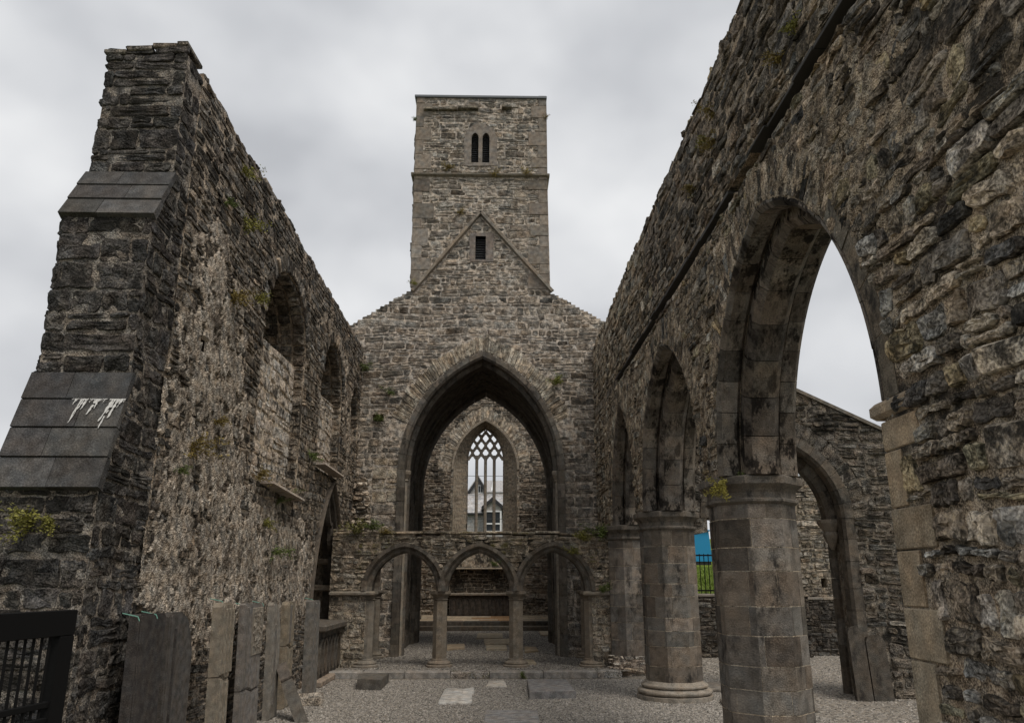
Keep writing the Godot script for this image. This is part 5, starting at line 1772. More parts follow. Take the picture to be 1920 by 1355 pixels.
func tree(at: Vector3, h: float, r: float, label: String) -> void:
	var t := thing("tree", label, "tree", at)
	var mb := MB.new()
	var fork := at + Vector3(0, h * 0.4, 0)
	mb.rod(at - Vector3(0, 0.3, 0), fork, 0.16, 0.1, 8, Color(0.09, 0.075, 0.06))
	var tips := []
	for i in 9:
		var a := TAU * i / 9.0 + rng.randf()
		var e := fork + Vector3(cos(a) * r * rng.randf_range(0.3, 0.8), h * rng.randf_range(0.2, 0.5), sin(a) * r * rng.randf_range(0.3, 0.8))
		mb.rod(fork, e, 0.06, 0.02, 5, Color(0.09, 0.075, 0.06))
		tips.append(e)
	part(t, "trunk", mb.mesh(), M.bark)
	var lf := MB.new()
	for i in 5200:
		var e: Vector3 = tips[rng.randi() % tips.size()]
		var p := e + Vector3(rng.randfn(0, 0.34), rng.randfn(0, 0.3), rng.randfn(0, 0.34)) * (r / 2.2) * 1.3
		leaf(lf, p, rng.randf_range(0.03, 0.07), Color(0.055, 0.085, 0.025))
	part(t, "crown", lf.mesh(), M.leaf)
func leaf(mb: MB, p: Vector3, s: float, c: Color) -> void:
	var d := Vector3(rng.randfn(), rng.randfn() * 0.6, rng.randfn()).normalized()
	var w := d.cross(Vector3(rng.randfn(), rng.randfn(), rng.randfn())).normalized() * s * 0.45
	var k := rng.randf_range(0.6, 1.5)
	var cc := Color(c.r * k, c.g * k, c.b * k)
	mb.tri(p, p + d * s + w, p + d * s * 2.0, cc, p - Vector3(0, 1, 0))
	mb.tri(p, p + d * s - w, p + d * s * 2.0, cc, p - Vector3(0, 1, 0))
func house() -> void:
	# lower house: slate roof sloping to us, a small gable with a white window
	var z := -58.0
	var t := thing("slate_house", "grey stone house with pale slate roof and white-framed gable window", "house", pz(910, 1090, z))
	var eave := pz(900, 962, z).y
	var xl := pz(800, 962, z).x
	var xr := pz(1010, 962, z).x
	var gnd := 0.5
	var wl := MB.new()
	wl.box(Vector3(xl, gnd, z - 6), Vector3(xr, eave, z), col(0.3, 0.31, 0.33))
	part(t, "wall", wl.mesh(), M.dressed_clean)
	var rt := pz(900, 927, z - 3.0)
	# slates: courses of separate tiles, nearer ones over the next
	var courses := 11
	for i in courses:
		var f0 := float(i) / courses
		var y0 := lerpf(eave, rt.y, f0)
		var zz0 := lerpf(z + 0.25, z - 3.0, f0)
		var y1 := lerpf(eave, rt.y, (i + 1.12) / courses)
		var zz1 := lerpf(z + 0.25, z - 3.0, (i + 1.12) / courses)
		var x := pz(868, 962, z).x - (0.18 if i % 2 else 0.0)
		while x < pz(950, 962, z).x:
			var s := MB.new()
			s.loft(PackedVector3Array([Vector3(x, y0, zz0), Vector3(x, y0 + 0.035, zz0), Vector3(x, y1 + 0.012, zz1), Vector3(x, y1 - 0.02, zz1)]), PackedVector3Array([Vector3(x + 0.35, y0, zz0), Vector3(x + 0.35, y0 + 0.035, zz0), Vector3(x + 0.35, y1 + 0.012, zz1), Vector3(x + 0.35, y1 - 0.02, zz1)]), vary(col(0.34, 0.35, 0.38), 0.12, 0.02))
			part(t, "slate", s.mesh(), M.slate)
			x += 0.36
	var under := MB.new()
	for sd in [-1.0, 1.0]:
		under.loft(PackedVector3Array([Vector3(xl, eave - 0.1, z - 3.0 + sd * 3.2), Vector3(xl, eave - 0.02, z - 3.0 + sd * 3.25), Vector3(xl, rt.y - 0.05, z - 3.0), Vector3(xl, rt.y - 0.2, z - 3.0)]), PackedVector3Array([Vector3(xr, eave - 0.1, z - 3.0 + sd * 3.2), Vector3(xr, eave - 0.02, z - 3.0 + sd * 3.25), Vector3(xr, rt.y - 0.05, z - 3.0), Vector3(xr, rt.y - 0.2, z - 3.0)]), col(0.27, 0.28, 0.3))
	part(t, "roof", under.mesh(), M.slate)
	var gt := MB.new()
	gt.box(Vector3(xl, eave - 0.14, z + 0.1), Vector3(xr, eave - 0.02, z + 0.28), Color.WHITE)
	part(t, "gutter", gt.mesh(), M.black_paint)
	# projecting gable
	var gz := z + 0.9
	var gp := pz(924, 931, gz)
	var gl := pz(902.5, 950, gz)
	var gr := pz(945.5, 950, gz)
	var gb := MB.new()
	slab(PackedVector2Array([Vector2(gl.x + 0.2, gnd), Vector2(gl.x + 0.2, gl.y), Vector2(gp.x, gp.y - 0.15), Vector2(gr.x - 0.2, gr.y), Vector2(gr.x - 0.2, gnd)]), frame(Vector3.BACK, Vector3(0, 0, gz - 0.1)), -2.0, 0.0, col(0.3, 0.3, 0.31), gb)
	var gable := part(t, "gable", gb.mesh(), M.dressed_clean)
	for e in [gl, gr]:
		var bb := MB.new()
		var k := 0.28
		bb.loft(PackedVector3Array([e + Vector3(0, 0, 0.1), e + Vector3(0, -k, 0.1), e + Vector3(0, -k, -2.0), e + Vector3(0, 0, -2.0)]), PackedVector3Array([gp + Vector3(0, 0, 0.1), gp + Vector3(0, -k, 0.1), gp + Vector3(0, -k, -2.0), gp + Vector3(0, 0, -2.0)]), Color.WHITE)
		sub(gable, "barge_board", bb.mesh(), M.black_paint)
	var w0 := pz(909, 997.5, gz)
	var w1 := pz(940.5, 957, gz)
	var wn := MB.new()
	for k in [[w0.x, w0.x + 0.12], [w1.x - 0.12, w1.x], [lerpf(w0.x, w1.x, 0.45) , lerpf(w0.x, w1.x, 0.45) + 0.2]]:
		wn.box(Vector3(k[0], w0.y, gz - 0.08), Vector3(k[1], w1.y, gz), Color.WHITE)
	for y in [w0.y, lerpf(w0.y, w1.y, 0.36), w1.y - 0.1]:
		wn.box(Vector3(w0.x, y, gz - 0.08), Vector3(w1.x, y + 0.1, gz - 0.005), Color.WHITE)
	var win := part(t, "window", wn.mesh(), M.white_paint)
	var gl2 := MB.new()
	gl2.box(Vector3(w0.x + 0.02, w0.y + 0.02, gz - 0.1), Vector3(w1.x - 0.02, w1.y - 0.02, gz - 0.06), Color.WHITE)
	sub(win, "pane", gl2.mesh(), M.window_glass)
	# taller house behind
	var z2 := -68.0
	var u := thing("gabled_house", "taller house behind with steep dark-edged gable and slate roofs", "house", pz(900, 1090, z2))
	var p := pz(897, 894, z2)
	var l := pz(872, 930, z2)
	var r := pz(914, 922, z2)
	var b2 := MB.new()
	slab(PackedVector2Array([Vector2(l.x, 0.5), Vector2(l.x, l.y), Vector2(p.x, p.y - 0.1), Vector2(r.x, r.y), Vector2(r.x, 0.5)]), frame(Vector3.BACK, Vector3(0, 0, z2)), -7.0, 0.0, col(0.4, 0.4, 0.41), b2)
	part(u, "wall", b2.mesh(), M.dressed_clean)
	for e in [l, r]:
		var bb := MB.new()
		bb.loft(PackedVector3Array([e + Vector3(0, 0, 0.3), e + Vector3(0, -0.4, 0.3), e + Vector3(0, -0.4, 0.05), e + Vector3(0, 0, 0.05)]), PackedVector3Array([p + Vector3(0, 0, 0.3), p + Vector3(0, -0.4, 0.3), p + Vector3(0, -0.4, 0.05), p + Vector3(0, 0, 0.05)]), Color.WHITE)
		part(u, "barge_board", bb.mesh(), M.black_paint)
		var rf := MB.new()
		rf.loft(PackedVector3Array([e + Vector3(0, 0.12, 0.35), e + Vector3(0, 0, 0.35), e + Vector3(0, 0, -7), e + Vector3(0, 0.12, -7)]), PackedVector3Array([p + Vector3(0, 0.12, 0.35), p + Vector3(0, 0, 0.35), p + Vector3(0, 0, -7), p + Vector3(0, 0.12, -7)]), col(0.33, 0.34, 0.37))
		part(u, "roof", rf.mesh(), M.slate)
	var v0 := pz(896, 925, z2)
	var v1 := pz(906, 909, z2)
	var wv := MB.new()
	wv.box(Vector3(v0.x, v0.y, z2), Vector3(v1.x, v1.y, z2 + 0.06), Color.WHITE)
	var w2 := part(u, "window", wv.mesh(), M.white_paint)
	for k in 2:
		var g2 := MB.new()
		var xx := lerpf(v0.x, v1.x, 0.1 + 0.45 * k)
		g2.box(Vector3(xx, v0.y + 0.1, z2 + 0.05), Vector3(xx + (v1.x - v0.x) * 0.35, v1.y - 0.1, z2 + 0.08), Color.WHITE)
		sub(w2, "pane", g2.mesh(), M.window_glass)
	var m0 := pz(908, 926, z2 - 1.0)
	var m1 := pz(975, 897, z2 - 1.0)
	var mr := MB.new()
	mr.loft(PackedVector3Array([Vector3(m0.x, m0.y - 0.1, z2 + 1.0), Vector3(m0.x, m0.y, z2 + 1.0), Vector3(m0.x, m1.y, z2 - 2.5), Vector3(m0.x, m1.y - 0.1, z2 - 2.5)]), PackedVector3Array([Vector3(m1.x, m0.y - 0.1, z2 + 1.0), Vector3(m1.x, m0.y, z2 + 1.0), Vector3(m1.x, m1.y, z2 - 2.5), Vector3(m1.x, m1.y - 0.1, z2 - 2.5)]), col(0.31, 0.32, 0.35))
	part(u, "roof", mr.mesh(), M.slate)
	var mw := MB.new()
	mw.box(Vector3(m0.x, 0.5, z2 - 6.0), Vector3(m1.x, m0.y - 0.05, z2 + 0.8), col(0.4, 0.4, 0.41))
	part(u, "wall", mw.mesh(), M.dressed_clean)
	var c0 := pz(921.5, 925, z2 + 0.5)
	var c1 := pz(924.5, 902, z2 - 1.8)
	var fl := MB.new()
	fl.rod(c0 + Vector3(0, 0.05, 0.4), Vector3(c0.x + 0.15, c1.y, z2 - 1.8), 0.09, 0.09, 6, Color.WHITE)
	part(u, "valley_flashing", fl.mesh(), M.white_paint)

# ---- the canopied wall tomb
func build_tomb() -> void:
	var fr := frame(Vector3.RIGHT, Vector3(XL, 0, 0))
	var t := thing("wall_tomb", "tall dark gothic canopied tomb niche set into the nave wall", "tomb", Vector3(XL, 0, -17.8))
	var c := col(0.1, 0.093, 0.086)
	var back := MB.new()
	back.box(Vector3(XL - 0.92, 0.0, -19.4), Vector3(XL - 0.85, 4.3, -16.2), col(0.1, 0.092, 0.085))
	part(t, "niche_back", back.mesh(), M.mortar)
	# three rolls of moulding, each stepped further in
	for k in [[0.08, 0.05, 0.045], [-0.02, -0.02, 0.04], [-0.12, -0.12, 0.04]]:
		var mb := MB.new()
		var path := arch_hole(16.35, 19.25, 1.3, 4.05, k[0], 1.12, 16)
		var r: float = k[2]
		var prof := PackedVector2Array()
		for i in 6:
			var a := PI * i / 5.0
			prof.append(Vector2(-r * cos(a), k[1] + r * sin(a)))
		prof.append(Vector2(r, k[1] - 0.2))
		prof.append(Vector2(-r, k[1] - 0.2))
		sweep(mb, fr, path, prof, vary(c, 0.1))
		part(t, "moulding", mb.mesh(), M.dressed)
	# cusped tracery hanging in the head
	var ap := 4.05
	for side in [-1.0, 1.0]:
		for k in 3:
			var mb := MB.new()
			var y0 := 1.5 + k * 0.75
			var pth := PackedVector2Array()
			var edge := _at(arch(16.35, 19.25, 1.3, 4.05, -0.12, 16), (3.0 + k * 4.0))
			var e2 := _at(arch(16.35, 19.25, 1.3, 4.05, -0.12, 16), (7.0 + k * 4.0))
			var mid := (edge + e2) / 2.0 + (Vector2(17.8, 2.2) - (edge + e2) / 2.0).normalized() * 0.38
			if side > 0.0:
				edge.x = 35.6 - edge.x
				e2.x = 35.6 - e2.x
				mid.x = 35.6 - mid.x
			for i in 9:
				var f := i / 8.0
				pth.append(edge.lerp(mid, f).lerp(mid.lerp(e2, f), f) if true else edge)
			sweep(mb, fr, pth, PackedVector2Array([Vector2(-0.05, -0.16), Vector2(-0.04, -0.05), Vector2(0.04, -0.05), Vector2(0.05, -0.16)]), vary(c, 0.1))
			part(t, "cusp", mb.mesh(), M.dressed)
	for k in [[18.85, 2.35], [18.9, 1.75]]:
		var mb := MB.new()
		mb.turned(Vector3(k[0], k[1], -0.5), Vector3(k[0] + 0.3, k[1] + 0.14, -0.06), col(0.25, 0.22, 0.19), 0.03, fr)
		part(t, "bracket", mb.mesh(), M.dressed_clean)
	# outer shaft and finial line
	for z in [16.18, 19.42]:
		var mb := MB.new()
		mb.rod(fr * Vector3(z, 0.0, 0.05), fr * Vector3(z, 1.3, 0.05), 0.07, 0.07, 8, c)
		part(t, "shaft", mb.mesh(), M.dressed)
	# table slab and panelled chest
	var tb := MB.new()
	tb.turned(Vector3(16.15, 1.0, -0.9), Vector3(19.5, 1.14, 0.42), col(0.11, 0.103, 0.095), 0.03, fr)
	part(t, "table_slab", tb.mesh(), M.dressed_clean)
	var ch := MB.new()
	ch.turned(Vector3(16.25, 0.1, -0.9), Vector3(19.4, 1.0, 0.26), col(0.1, 0.092, 0.086), 0.01, fr)
	part(t, "chest", ch.mesh(), M.dressed)
	var f2 := Transform3D(fr.basis, Vector3(XL + 0.26, 0, 0))
	for i in 9:
		var u := 16.3 + i * 0.34
		var mb := MB.new()
		sweep(mb, f2, arch_hole(u + 0.03, u + 0.31, 0.62, 0.86, 0.0, 0.2, 6), PackedVector2Array([Vector2(-0.03, -0.01), Vector2(-0.025, 0.05), Vector2(0.025, 0.05), Vector2(0.03, -0.01)]), vary(c, 0.1))
		part(t, "chest_panel", mb.mesh(), M.dressed)
	var pl := MB.new()
	pl.turned(Vector3(16.1, -0.01, -0.9), Vector3(19.55, 0.12, 0.4), col(0.26, 0.22, 0.19), 0.03, fr)
	part(t, "plinth", pl.mesh(), M.dressed_clean)

# ---- grave slabs along the long wall and ledgers in the gravel
func upright(label: String, z0: float, z1: float, h: float, thick: float, foot: float, lean: float, tone: Color, head := 0, broken := 0.0) -> Node3D:
	# a slab from z0 (near) to z1 (far), standing "foot" metres out from the wall and leaning back against it
	var t := thing("grave_slab", label, "grave slab", Vector3(XL + foot, 0, (z0 + z1) / 2.0), "carved grave slabs standing against the nave wall")
	var w := z0 - z1
	var p := PackedVector2Array([Vector2(0, 0)])
	match head:
		1:
			p.append(Vector2(0, h - 0.04))
			p.append(Vector2(0.03, h))
			p.append(Vector2(w * 0.45, h))
			p.append(Vector2(w * 0.7, h - 0.07))
			p.append(Vector2(w * 0.86, h - 0.22))
			p.append(Vector2(w, h - 0.46))
		2:
			p.append_array([Vector2(0, h - 0.05), Vector2(0.05, h), Vector2(w - 0.05, h), Vector2(w, h - 0.05)])
		_:
			p.append_array([Vector2(0, h - 0.02), Vector2(0.02, h), Vector2(w - 0.02, h - 0.01), Vector2(w, h - 0.04)])
	p.append(Vector2(w, 0))
	var f := Transform3D(Basis(Vector3.BACK, -0.0) * Basis(Vector3(0, 0, -1), Vector3.UP, Vector3.RIGHT), Vector3(XL + foot, 0, z0))
	f.basis = Basis(Vector3.BACK, lean) * f.basis
	var cuts: Array = [p]
	if broken > 0.0:
		cuts = []
		var jag := PackedVector2Array([Vector2(-1, broken - 0.01), Vector2(w * 0.3, broken + 0.02), Vector2(w * 0.55, broken - 0.03), Vector2(w + 1, broken + 0.03)])
		var up := jag.duplicate()
		up.append_array([Vector2(w + 1, 9), Vector2(-1, 9)])
		var dn := PackedVector2Array()
		for q in jag: dn.append(q - Vector2(0, 0.012))
		dn.append_array([Vector2(w + 1, -9), Vector2(-1, -9)])
		for q in [up, dn]:
			cuts.append_array(Geometry2D.intersect_polygons(p, q))
	for k in cuts:
		var mb := MB.new()
		slab(k, f, -thick, -0.016, tone, mb)
		var inner := Geometry2D.offset_polygon(k, -0.022)
		if inner.size() > 0:
			slab(inner[0], f, -0.03, 0.0, tone, mb)
		part(t, "slab" if cuts.size() == 1 else "slab_piece", mb.mesh(), M.grave)
	t.set_meta("frame", f)
	return t
func incise(t: Node3D, x: float, y0: float, y1: float, wd: float, tone: Color) -> void:
	var f: Transform3D = t.get_meta("frame")
	var mb := MB.new()
	mb.turned(Vector3(x, y0, -0.01), Vector3(x + wd, y1, 0.022), tone, 0.009, f)
	part(t, "raised_border", mb.mesh(), M.grave)
func build_slabs() -> void:
	stone_mat("grave", M.dressed.albedo_texture, M.dressed.heightmap_texture, 0.5, 1.3)
	var dk := col(0.055, 0.054, 0.055)
	var md := col(0.15, 0.146, 0.142)
	var lt := col(0.21, 0.193, 0.17)
	var a := upright("broad dark grave slab with a faint incised line, first beside the buttress", -8.02, -8.62, 1.68, 0.12, 0.33, 0.02, dk, 0)
	var b := upright("dark grave slab with a cut-away shoulder, second from the buttress", -8.85, -9.55, 1.66, 0.1, 0.29, 0.02, col(0.082, 0.081, 0.082), 1)
	incise(b, 0.12, 0.05, 1.5, 0.02, dk)
	var c := upright("pale ribbed grave slab snapped across the middle", -10.05, -10.42, 1.73, 0.14, 0.46, 0.03, lt, 2, 0.86)
	for k in 3:
		incise(c, 0.08 + k * 0.12, 0.9, 1.66, 0.045, lt)
	incise(c, 0.2, 0.05, 0.8, 0.06, lt)
	var d := upright("grey grave slab with a carved panel and a long diagonal crack", -11.25, -12.05, 1.69, 0.1, 0.37, 0.03, col(0.165, 0.161, 0.16), 0, 0.55)
	var fd: Transform3D = d.get_meta("frame")
	var cp := MB.new()
	cp.turned(Vector3(0.3, 0.98, -0.01), Vector3(0.78, 1.62, 0.015), col(0.2, 0.187, 0.17), 0.008, fd)
	for i in 60:
		var q := Vector2(rng.randf_range(0.34, 0.74), rng.randf_range(1.03, 1.57))
		cp.rod(fd * Vector3(q.x, q.y, 0.012), fd * Vector3(q.x + rng.randf_range(-0.05, 0.05), q.y + rng.randf_range(-0.06, 0.06), 0.02), 0.016, 0.012, 6, col(0.21, 0.195, 0.178))
	part(d, "carved_panel", cp.mesh(), M.grave)
	incise(d, 0.04, 0.6, 1.64, 0.05, md)
	var e := upright("narrow grey grave slab with a ragged top beside the carved one", -12.45, -12.9, 1.67, 0.1, 0.42, 0.03, col(0.2, 0.193, 0.185), 1)
	incise(e, 0.12, 0.2, 1.35, 0.04, md)
	var g := upright("narrow grave slab broken in two behind the fallen dark shaft", -13.5, -13.95, 1.65, 0.12, 0.36, 0.02, col(0.2, 0.18, 0.152), 2, 0.95)
	incise(g, 0.12, 1.0, 1.6, 0.04, md)
	var h := upright("plain tall grave slab standing next to the canopied tomb", -14.3, -14.8, 1.66, 0.15, 0.6, 0.02, col(0.15, 0.147, 0.144), 0)
	incise(h, 0.12, 0.1, 1.6, 0.025, md)
	# a carved shaft fallen against them
	var sh := thing("fallen_shaft", "short dark carved stone shaft leaning askew against the grave slabs", "shaft", Vector3(-2.9, 0, -12.4))
	var mb := MB.new()
	var p0 := pg(565, 1352, 0.0)
	var p1 := px_(532, 1262, -3.25)
	var dir := (p1 - p0).normalized()
	var sd := dir.cross(Vector3.RIGHT).normalized()
	var nn := dir.cross(sd)
	var L := p0.distance_to(p1) + 0.25
	var tr := Transform3D(Basis(sd, dir, sd.cross(dir)), p0 - dir * 0.12)
	mb.turned(Vector3(-0.1, 0, -0.09), Vector3(0.1, L * 0.72, 0.09), col(0.1, 0.095, 0.09), 0.02, tr)
	part(sh, "slab", mb.mesh(), M.grave)
	mb = MB.new()
	mb.turned(Vector3(-0.1, L * 0.73, -0.08), Vector3(0.1, L, 0.085), col(0.11, 0.1, 0.095), 0.02, tr)
	part(sh, "slab_piece", mb.mesh(), M.grave)
	var rk := thing("foot_stone", "rough low stone at the foot of the plain tall grave slab", "stone", Vector3(-3.2, 0, -14.2))
	mb = MB.new()
	stone(mb, PackedVector2Array([Vector2(-0.3, -0.2), Vector2(-0.25, 0.2), Vector2(0.25, 0.25), Vector2(0.3, -0.15)]), Transform3D(Basis(Vector3.RIGHT, Vector3.FORWARD, Vector3.UP), Vector3(-3.15, 0.02, -14.0)), 0.13, 0.05, col(0.22, 0.2, 0.18), 2)
	part(rk, "stone", mb.mesh(true), M.rubble_tower)
	# green copper cramps that hold the slabs
	for k in [[247, 1148, 258, 1156, "short green metal cramp at the buttress side of the broad dark slab"], [268, 1146, 292, 1152, "long green metal cramp over the middle of the broad dark slab"], [398, 1121, 416, 1127, "green metal cramp behind the pale snapped grave slab"], [444, 1134, 462, 1135, "green metal cramp between the pale slab and the carved slab"], [472, 1124, 492, 1131, "green metal cramp above the carved panel slab"], [574, 1120, 586, 1124, "green metal cramp over the plain slab next to the tomb"]]:
		var cr := MB.new()
		var q := px_(k[2], k[3], XL + 0.3)
		cr.rod(q + Vector3(-0.16, 0.03, -0.02), q, 0.006, 0.006, 6, Color.WHITE)
		cr.rod(q, q + Vector3(0.02, -0.04, 0), 0.006, 0.005, 6, Color.WHITE)
		var o := part(self, "metal_cramp", cr.mesh(), M.green_copper)
		remove_child(o)
		tag(o, "metal_cramp", k[4], "cramp", "green cramps over the grave slabs")
	# ledgers lying in the gravel: outlines read off the ground
	var flats := [["pale rough irregular flagstone lying in the gravel", 0.05, col(0.7, 0.7, 0.7), [[820, 1318], [833, 1295], [848, 1292], [868, 1294], [889, 1291], [890, 1297], [884, 1309], [886, 1315], [868, 1318], [850, 1317]], true], ["grey rectangular ledger slab with a sharp raised edge", 0.12, col(0.185, 0.183, 0.192), [[993, 1304], [988, 1279], [1062, 1279], [1080, 1302]], false], ["flat grey ledger slab almost flush with the gravel, farthest from the kerb", 0.1, col(0.21, 0.208, 0.216), [[905, 1372], [911, 1337], [1008, 1337], [1014, 1372]], false], ["dark thick block lying before the kerb", 0.19, col(0.11, 0.105, 0.1), [[669, 1283], [671, 1272], [729, 1270], [714, 1284]], false], ["small pale flat stone half sunk in the gravel below the kerb", 0.03, col(0.45, 0.43, 0.41), [[910, 1287], [916, 1277], [945, 1276], [951, 1287]], true]]
	for k in flats:
		flat(k[0], k[1], k[2], k[3], k[4], 0.0)
	var inner := [["broad ledger slab before the altar steps", [[893, 1197], [896, 1188], [942, 1188], [943, 1197]]], ["thick ledger slab overlapping a narrow one behind the screen", [[909, 1208], [907, 1199], [957, 1198], [958, 1208]]], ["narrow pale ledger slab below the thick one behind the screen", [[912, 1218], [911, 1210], [949, 1210], [951, 1218]]], ["mossy ledger slab behind the screen's first column", [[838, 1218], [838, 1209], [871, 1208], [871, 1216]]], ["dark ledger slab behind the screen's second column", [[984, 1223], [983, 1213], [1005, 1214], [1010, 1221]]], ["dark stepped ledger slab at the foot of the second column", [[985, 1244], [984, 1237], [1000, 1238], [1006, 1244]]], ["pale ledger slab by the far jamb of the tower passage", [[1014, 1191], [1010, 1184], [1034, 1184], [1034, 1191]]]]
	for k in inner:
		flat(k[0], 0.05, vary(col(0.3, 0.262, 0.21), 0.15), k[1], false, FLOOR2)
	var j := thing("loose_stone", "small dark stone block lying on the altar platform", "stone", Vector3(-3, 0.46, -33))
	mb = MB.new()
	mb.turned(Vector3(-0.2, 0, -0.2), Vector3(0.2, 0.32, 0.2), col(0.13, 0.12, 0.11), 0.04, Transform3D(Basis(Vector3.UP, 0.5), Vector3(pg(780, 1160, 0.46).x, 0.46, -33.0)))
	part(j, "stone", mb.mesh(), M.rubble_tower)
func flat(label: String, h: float, tone: Color, px: Array, ragged: bool, y: float) -> void:
	var p := PackedVector2Array()
	for q in px:
		var g := pg(q[0], q[1], y + h * 0.5)
		p.append(Vector2(g.x, -g.z))
	var m := bounds(p).get_center()
	var t := thing("ledger_slab", label, "ledger slab", Vector3(m.x, y, -m.y))
	var f := Transform3D(Basis(Vector3.RIGHT, Vector3.FORWARD, Vector3.UP), Vector3(0, y, 0))
	var mb := MB.new()
	if ragged:
		if area(p) > 0.0: p.reverse()
		stone(mb, p, f, h, 0.004, tone, 1)
		part(t, "slab", mb.mesh(true), M.dressed_clean)
		return
	slab(p, f, -0.05, h - 0.01, tone, mb)
	var q: Array = Geometry2D.offset_polygon(p, -0.012)
	if q.size() > 0: slab(q[0], f, 0.0, h, tone, mb)
	part(t, "slab", mb.mesh(), M.dressed_clean)

# ---- the black iron gate, folded back
func build_gate() -> void:
	var A := Vector3(-3.70, 0, -7.2)
	var B := Vector3(-4.02, 0, -5.35)
	var d := (B - A).normalized()
	var t := thing("iron_gate", "black iron barred gate leaf standing open beside the buttress", "gate", A)
	var tr := Transform3D(Basis(d, Vector3.UP, d.cross(Vector3.UP)), A)
	var L := A.distance_to(B)
	for k in [["top_rail", 0.0, 1.54, L, 1.75, 0.04], ["end_stile", 0.0, 0.05, 0.17, 1.539, 0.04], ["end_stile", L - 0.17, 0.05, L, 1.539, 0.04], ["lower_rail", 0.171, 0.98, L - 0.171, 1.03, 0.025], ["lower_rail", 0.171, 0.86, L - 0.171, 0.905, 0.025], ["bottom_rail", 0.171, 0.05, L - 0.171, 0.17, 0.035]]:
		var mb := MB.new()
		mb.turned(Vector3(k[1], k[2], -k[5]), Vector3(k[3], k[4], k[5]), Color.WHITE, 0.006, tr)
		part(t, k[0], mb.mesh(), M.iron)
	var bar := MB.new()
	bar.rod(Vector3(0, 0.15, 0), Vector3(0, 1.55, 0), 0.012, 0.012, 8, Color.WHITE)
	var bm := bar.mesh()
	var x := 0.24
	while x < L - 0.2:
		var b := part(t, "bar", bm, M.iron)
		b.position = tr * Vector3(x, 0, 0) - A
		x += 0.092

# ---- plants rooted in the walls
func tuft(label: String, at: Vector3, out: Vector3, r: float, n: int, c: Color, group := "", hang := 0.4) -> void:
	var t := thing("wall_plant", label, "plant", at, group)
	var mb := MB.new()
	var stems := MB.new()
	for k in 14:
		var e := at + (out * rng.randf_range(0.2, 0.9) + Vector3(rng.randfn() * 0.6, rng.randf_range(-hang * 1.6, 0.7), rng.randfn() * 0.6)) * r
		stems.rod(at - out * 0.03, e, 0.004, 0.002, 4, Color(c.r * 0.7, c.g * 0.6, c.b * 0.7))
		for i in n / 14:
			var f := pow(rng.randf(), 0.6)
			var p := at.lerp(e, f) + Vector3(rng.randfn(), rng.randfn(), rng.randfn()) * r * 0.13
			leaf(mb, p, r * rng.randf_range(0.05, 0.11) + 0.004, c)
	part(t, "stems", stems.mesh(), M.leaf)
	part(t, "leaves", mb.mesh(), M.leaf)
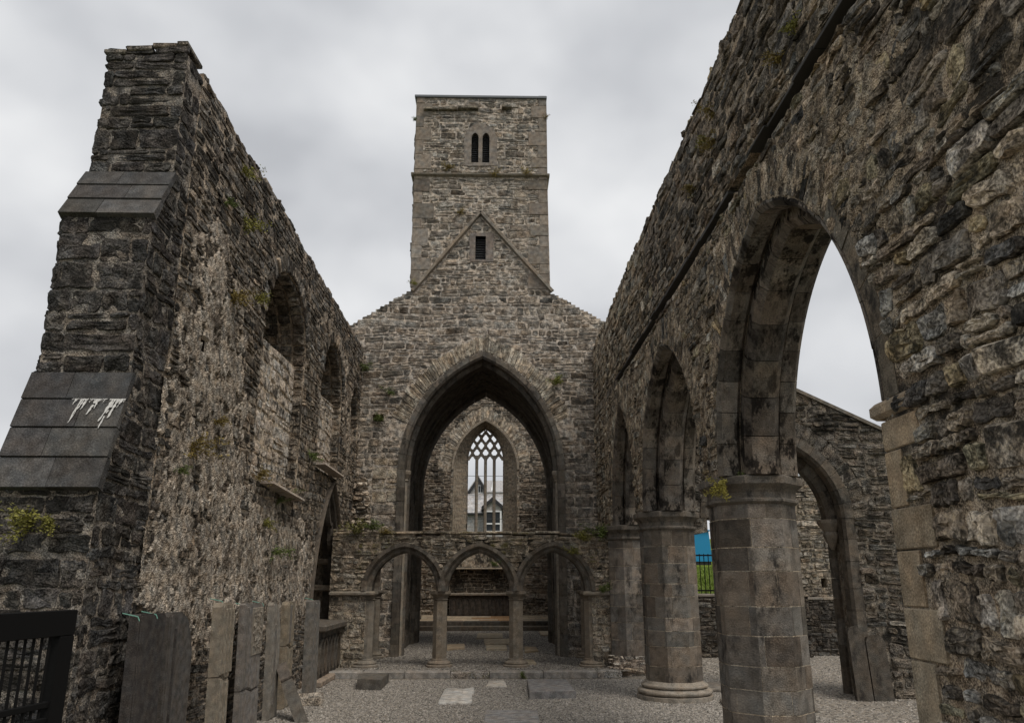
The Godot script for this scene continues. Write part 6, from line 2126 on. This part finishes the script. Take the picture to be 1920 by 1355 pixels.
func build_plants() -> void:
	var yl := Color(0.2, 0.19, 0.04)
	var gn := Color(0.1, 0.13, 0.03)
	var oc := Color(0.2, 0.15, 0.04)
	var gl := "small plants rooted in the nave wall"
	for k in [[462, 322, 0.16, yl, "rounded yellow-green tuft high under the nave wall top"], [463, 416, 0.2, yl, "large yellow-green tuft on the upper nave wall"], [428, 380, 0.1, gn, "small dark tuft beside the large tuft on the nave wall"], [437, 555, 0.2, oc, "brown-green hanging plant on the nave wall"], [484, 558, 0.14, yl, "yellow tuft beside the first blocked window"], [363, 835, 0.22, oc, "rusty hanging plant on the pale render"], [338, 880, 0.08, gn, "small green sprig at the edge of the pale render"], [488, 890, 0.16, oc, "ochre plant at the foot of the first blocked window"], [497, 982, 0.14, yl, "yellow tuft below the slanting drip ledge"], [512, 1035, 0.2, gn, "trailing green plant low on the nave wall"], [544, 927, 0.14, gn, "green tuft on the slanting drip ledge"], [524, 938, 0.1, gn, "small green tuft under the slanting drip ledge"], [583, 855, 0.18, gn, "green plant between the two blocked windows"], [405, 790, 0.12, oc, "faint ochre sprig in the middle of the nave wall"]]:
		var p := px_(k[0], k[1], XL + 0.05)
		tuft(k[4], p, Vector3.RIGHT, k[2], 420, k[3], gl, 0.5)
	for k in [[58, 975, 0.2, yl, "trailing yellow-green plant on the buttress below its lower slope"], [92, 982, 0.11, yl, "rounded yellow-green tuft next to the trailing plant on the buttress"]]:
		tuft(k[4], pz(k[0], k[1], -7.38), Vector3.BACK, k[2], 420, k[3], "plants on the buttress", 0.7)
	for k in [[1332, 208, 0.12, oc, "ochre plant high on the arcade wall"], [1487, 50, 0.1, yl, "tiny yellow sprig above the roof chase"], [1462, 105, 0.1, oc, "small ochre sprig just above the roof chase"], [1335, 265, 0.14, oc, "hanging ochre plant below the high one on the arcade wall"], [1320, 262, 0.08, yl, "yellow sprig near the arcade wall top"], [1296, 352, 0.1, oc, "dry ochre plant midway along the arcade wall"]]:
		tuft(k[4], px_(k[0], k[1], XR - 0.05), Vector3.LEFT, k[2], 380, k[3], "small plants on the arcade wall", 0.6)
	tuft("bushy yellow plant spilling over a pillar capital", pz(1352, 910, -9.22), Vector3(-0.5, 0, 0.9), 0.14, 700, Color(0.3, 0.26, 0.05), "", 0.9)
	tuft("low green plant on top of the pillar capital", pz(1398, 897, -9.25), Vector3(0, 0.5, 0.8), 0.1, 300, gn)
	for k in [[670, 995, 0.32, Color(0.13, 0.12, 0.035), "brownish bush on the screen beside the nave wall"], [700, 990, 0.2, gn, "green tuft on the screen top near the nave wall"], [724, 997, 0.14, oc, "orange-brown tuft on the screen coping"], [1130, 1005, 0.28, gn, "leafy green bush on the screen beside the arcade pier"], [1095, 1006, 0.22, yl, "low yellow-green plant along the screen coping"], [1075, 1035, 0.14, yl, "small yellow plant over the screen's third arch"], [1130, 1105, 0.16, gn, "green tuft on the screen's impost by the pier"], [925, 1058, 0.1, gn, "green sprig seen through the middle screen arch"]]:
		tuft(k[4], pz(k[0], k[1], ZS + 0.04), Vector3(0, 0.4, 0.8), k[2], 560, k[3], "plants on the screen", 0.3)
	for k in [[1043, 716, 0.26, Color(0.17, 0.18, 0.03), "bright green plant beside the great arch"], [708, 783, 0.2, gn, "green plant growing out of a square putlog hole"], [730, 735, 0.18, gn, "low green plant on the tower wall near the corner"], [685, 690, 0.2, gn, "dark green plant hanging in the corner of the tower wall"], [841, 315, 0.18, oc, "brown plant below the belfry window"], [926, 328, 0.2, oc, "brown plant on the tower string course"], [985, 326, 0.22, oc, "longer brown plant along the tower string course"], [863, 398, 0.14, oc, "orange plant on the tower face above the roof scar"], [777, 532, 0.14, yl, "yellow-green plant at the foot of the roof scar"], [778, 225, 0.1, gn, "dark plant on the tower's edge beside the parapet"], [1024, 220, 0.1, oc, "dry plant hanging from the tower's parapet edge"], [880, 870, 0.02, gn, ""]]:
		if k[4] != "":
			tuft(k[4], pz(k[0], k[1], ZC + 0.06), Vector3.BACK, k[2], 380, k[3], "plants on the tower", 0.3)
	tuft("low green weed at the foot of the kerb", pz(980, 1266, -17.45), Vector3(0, 0.6, 0.5), 0.14, 300, gn)
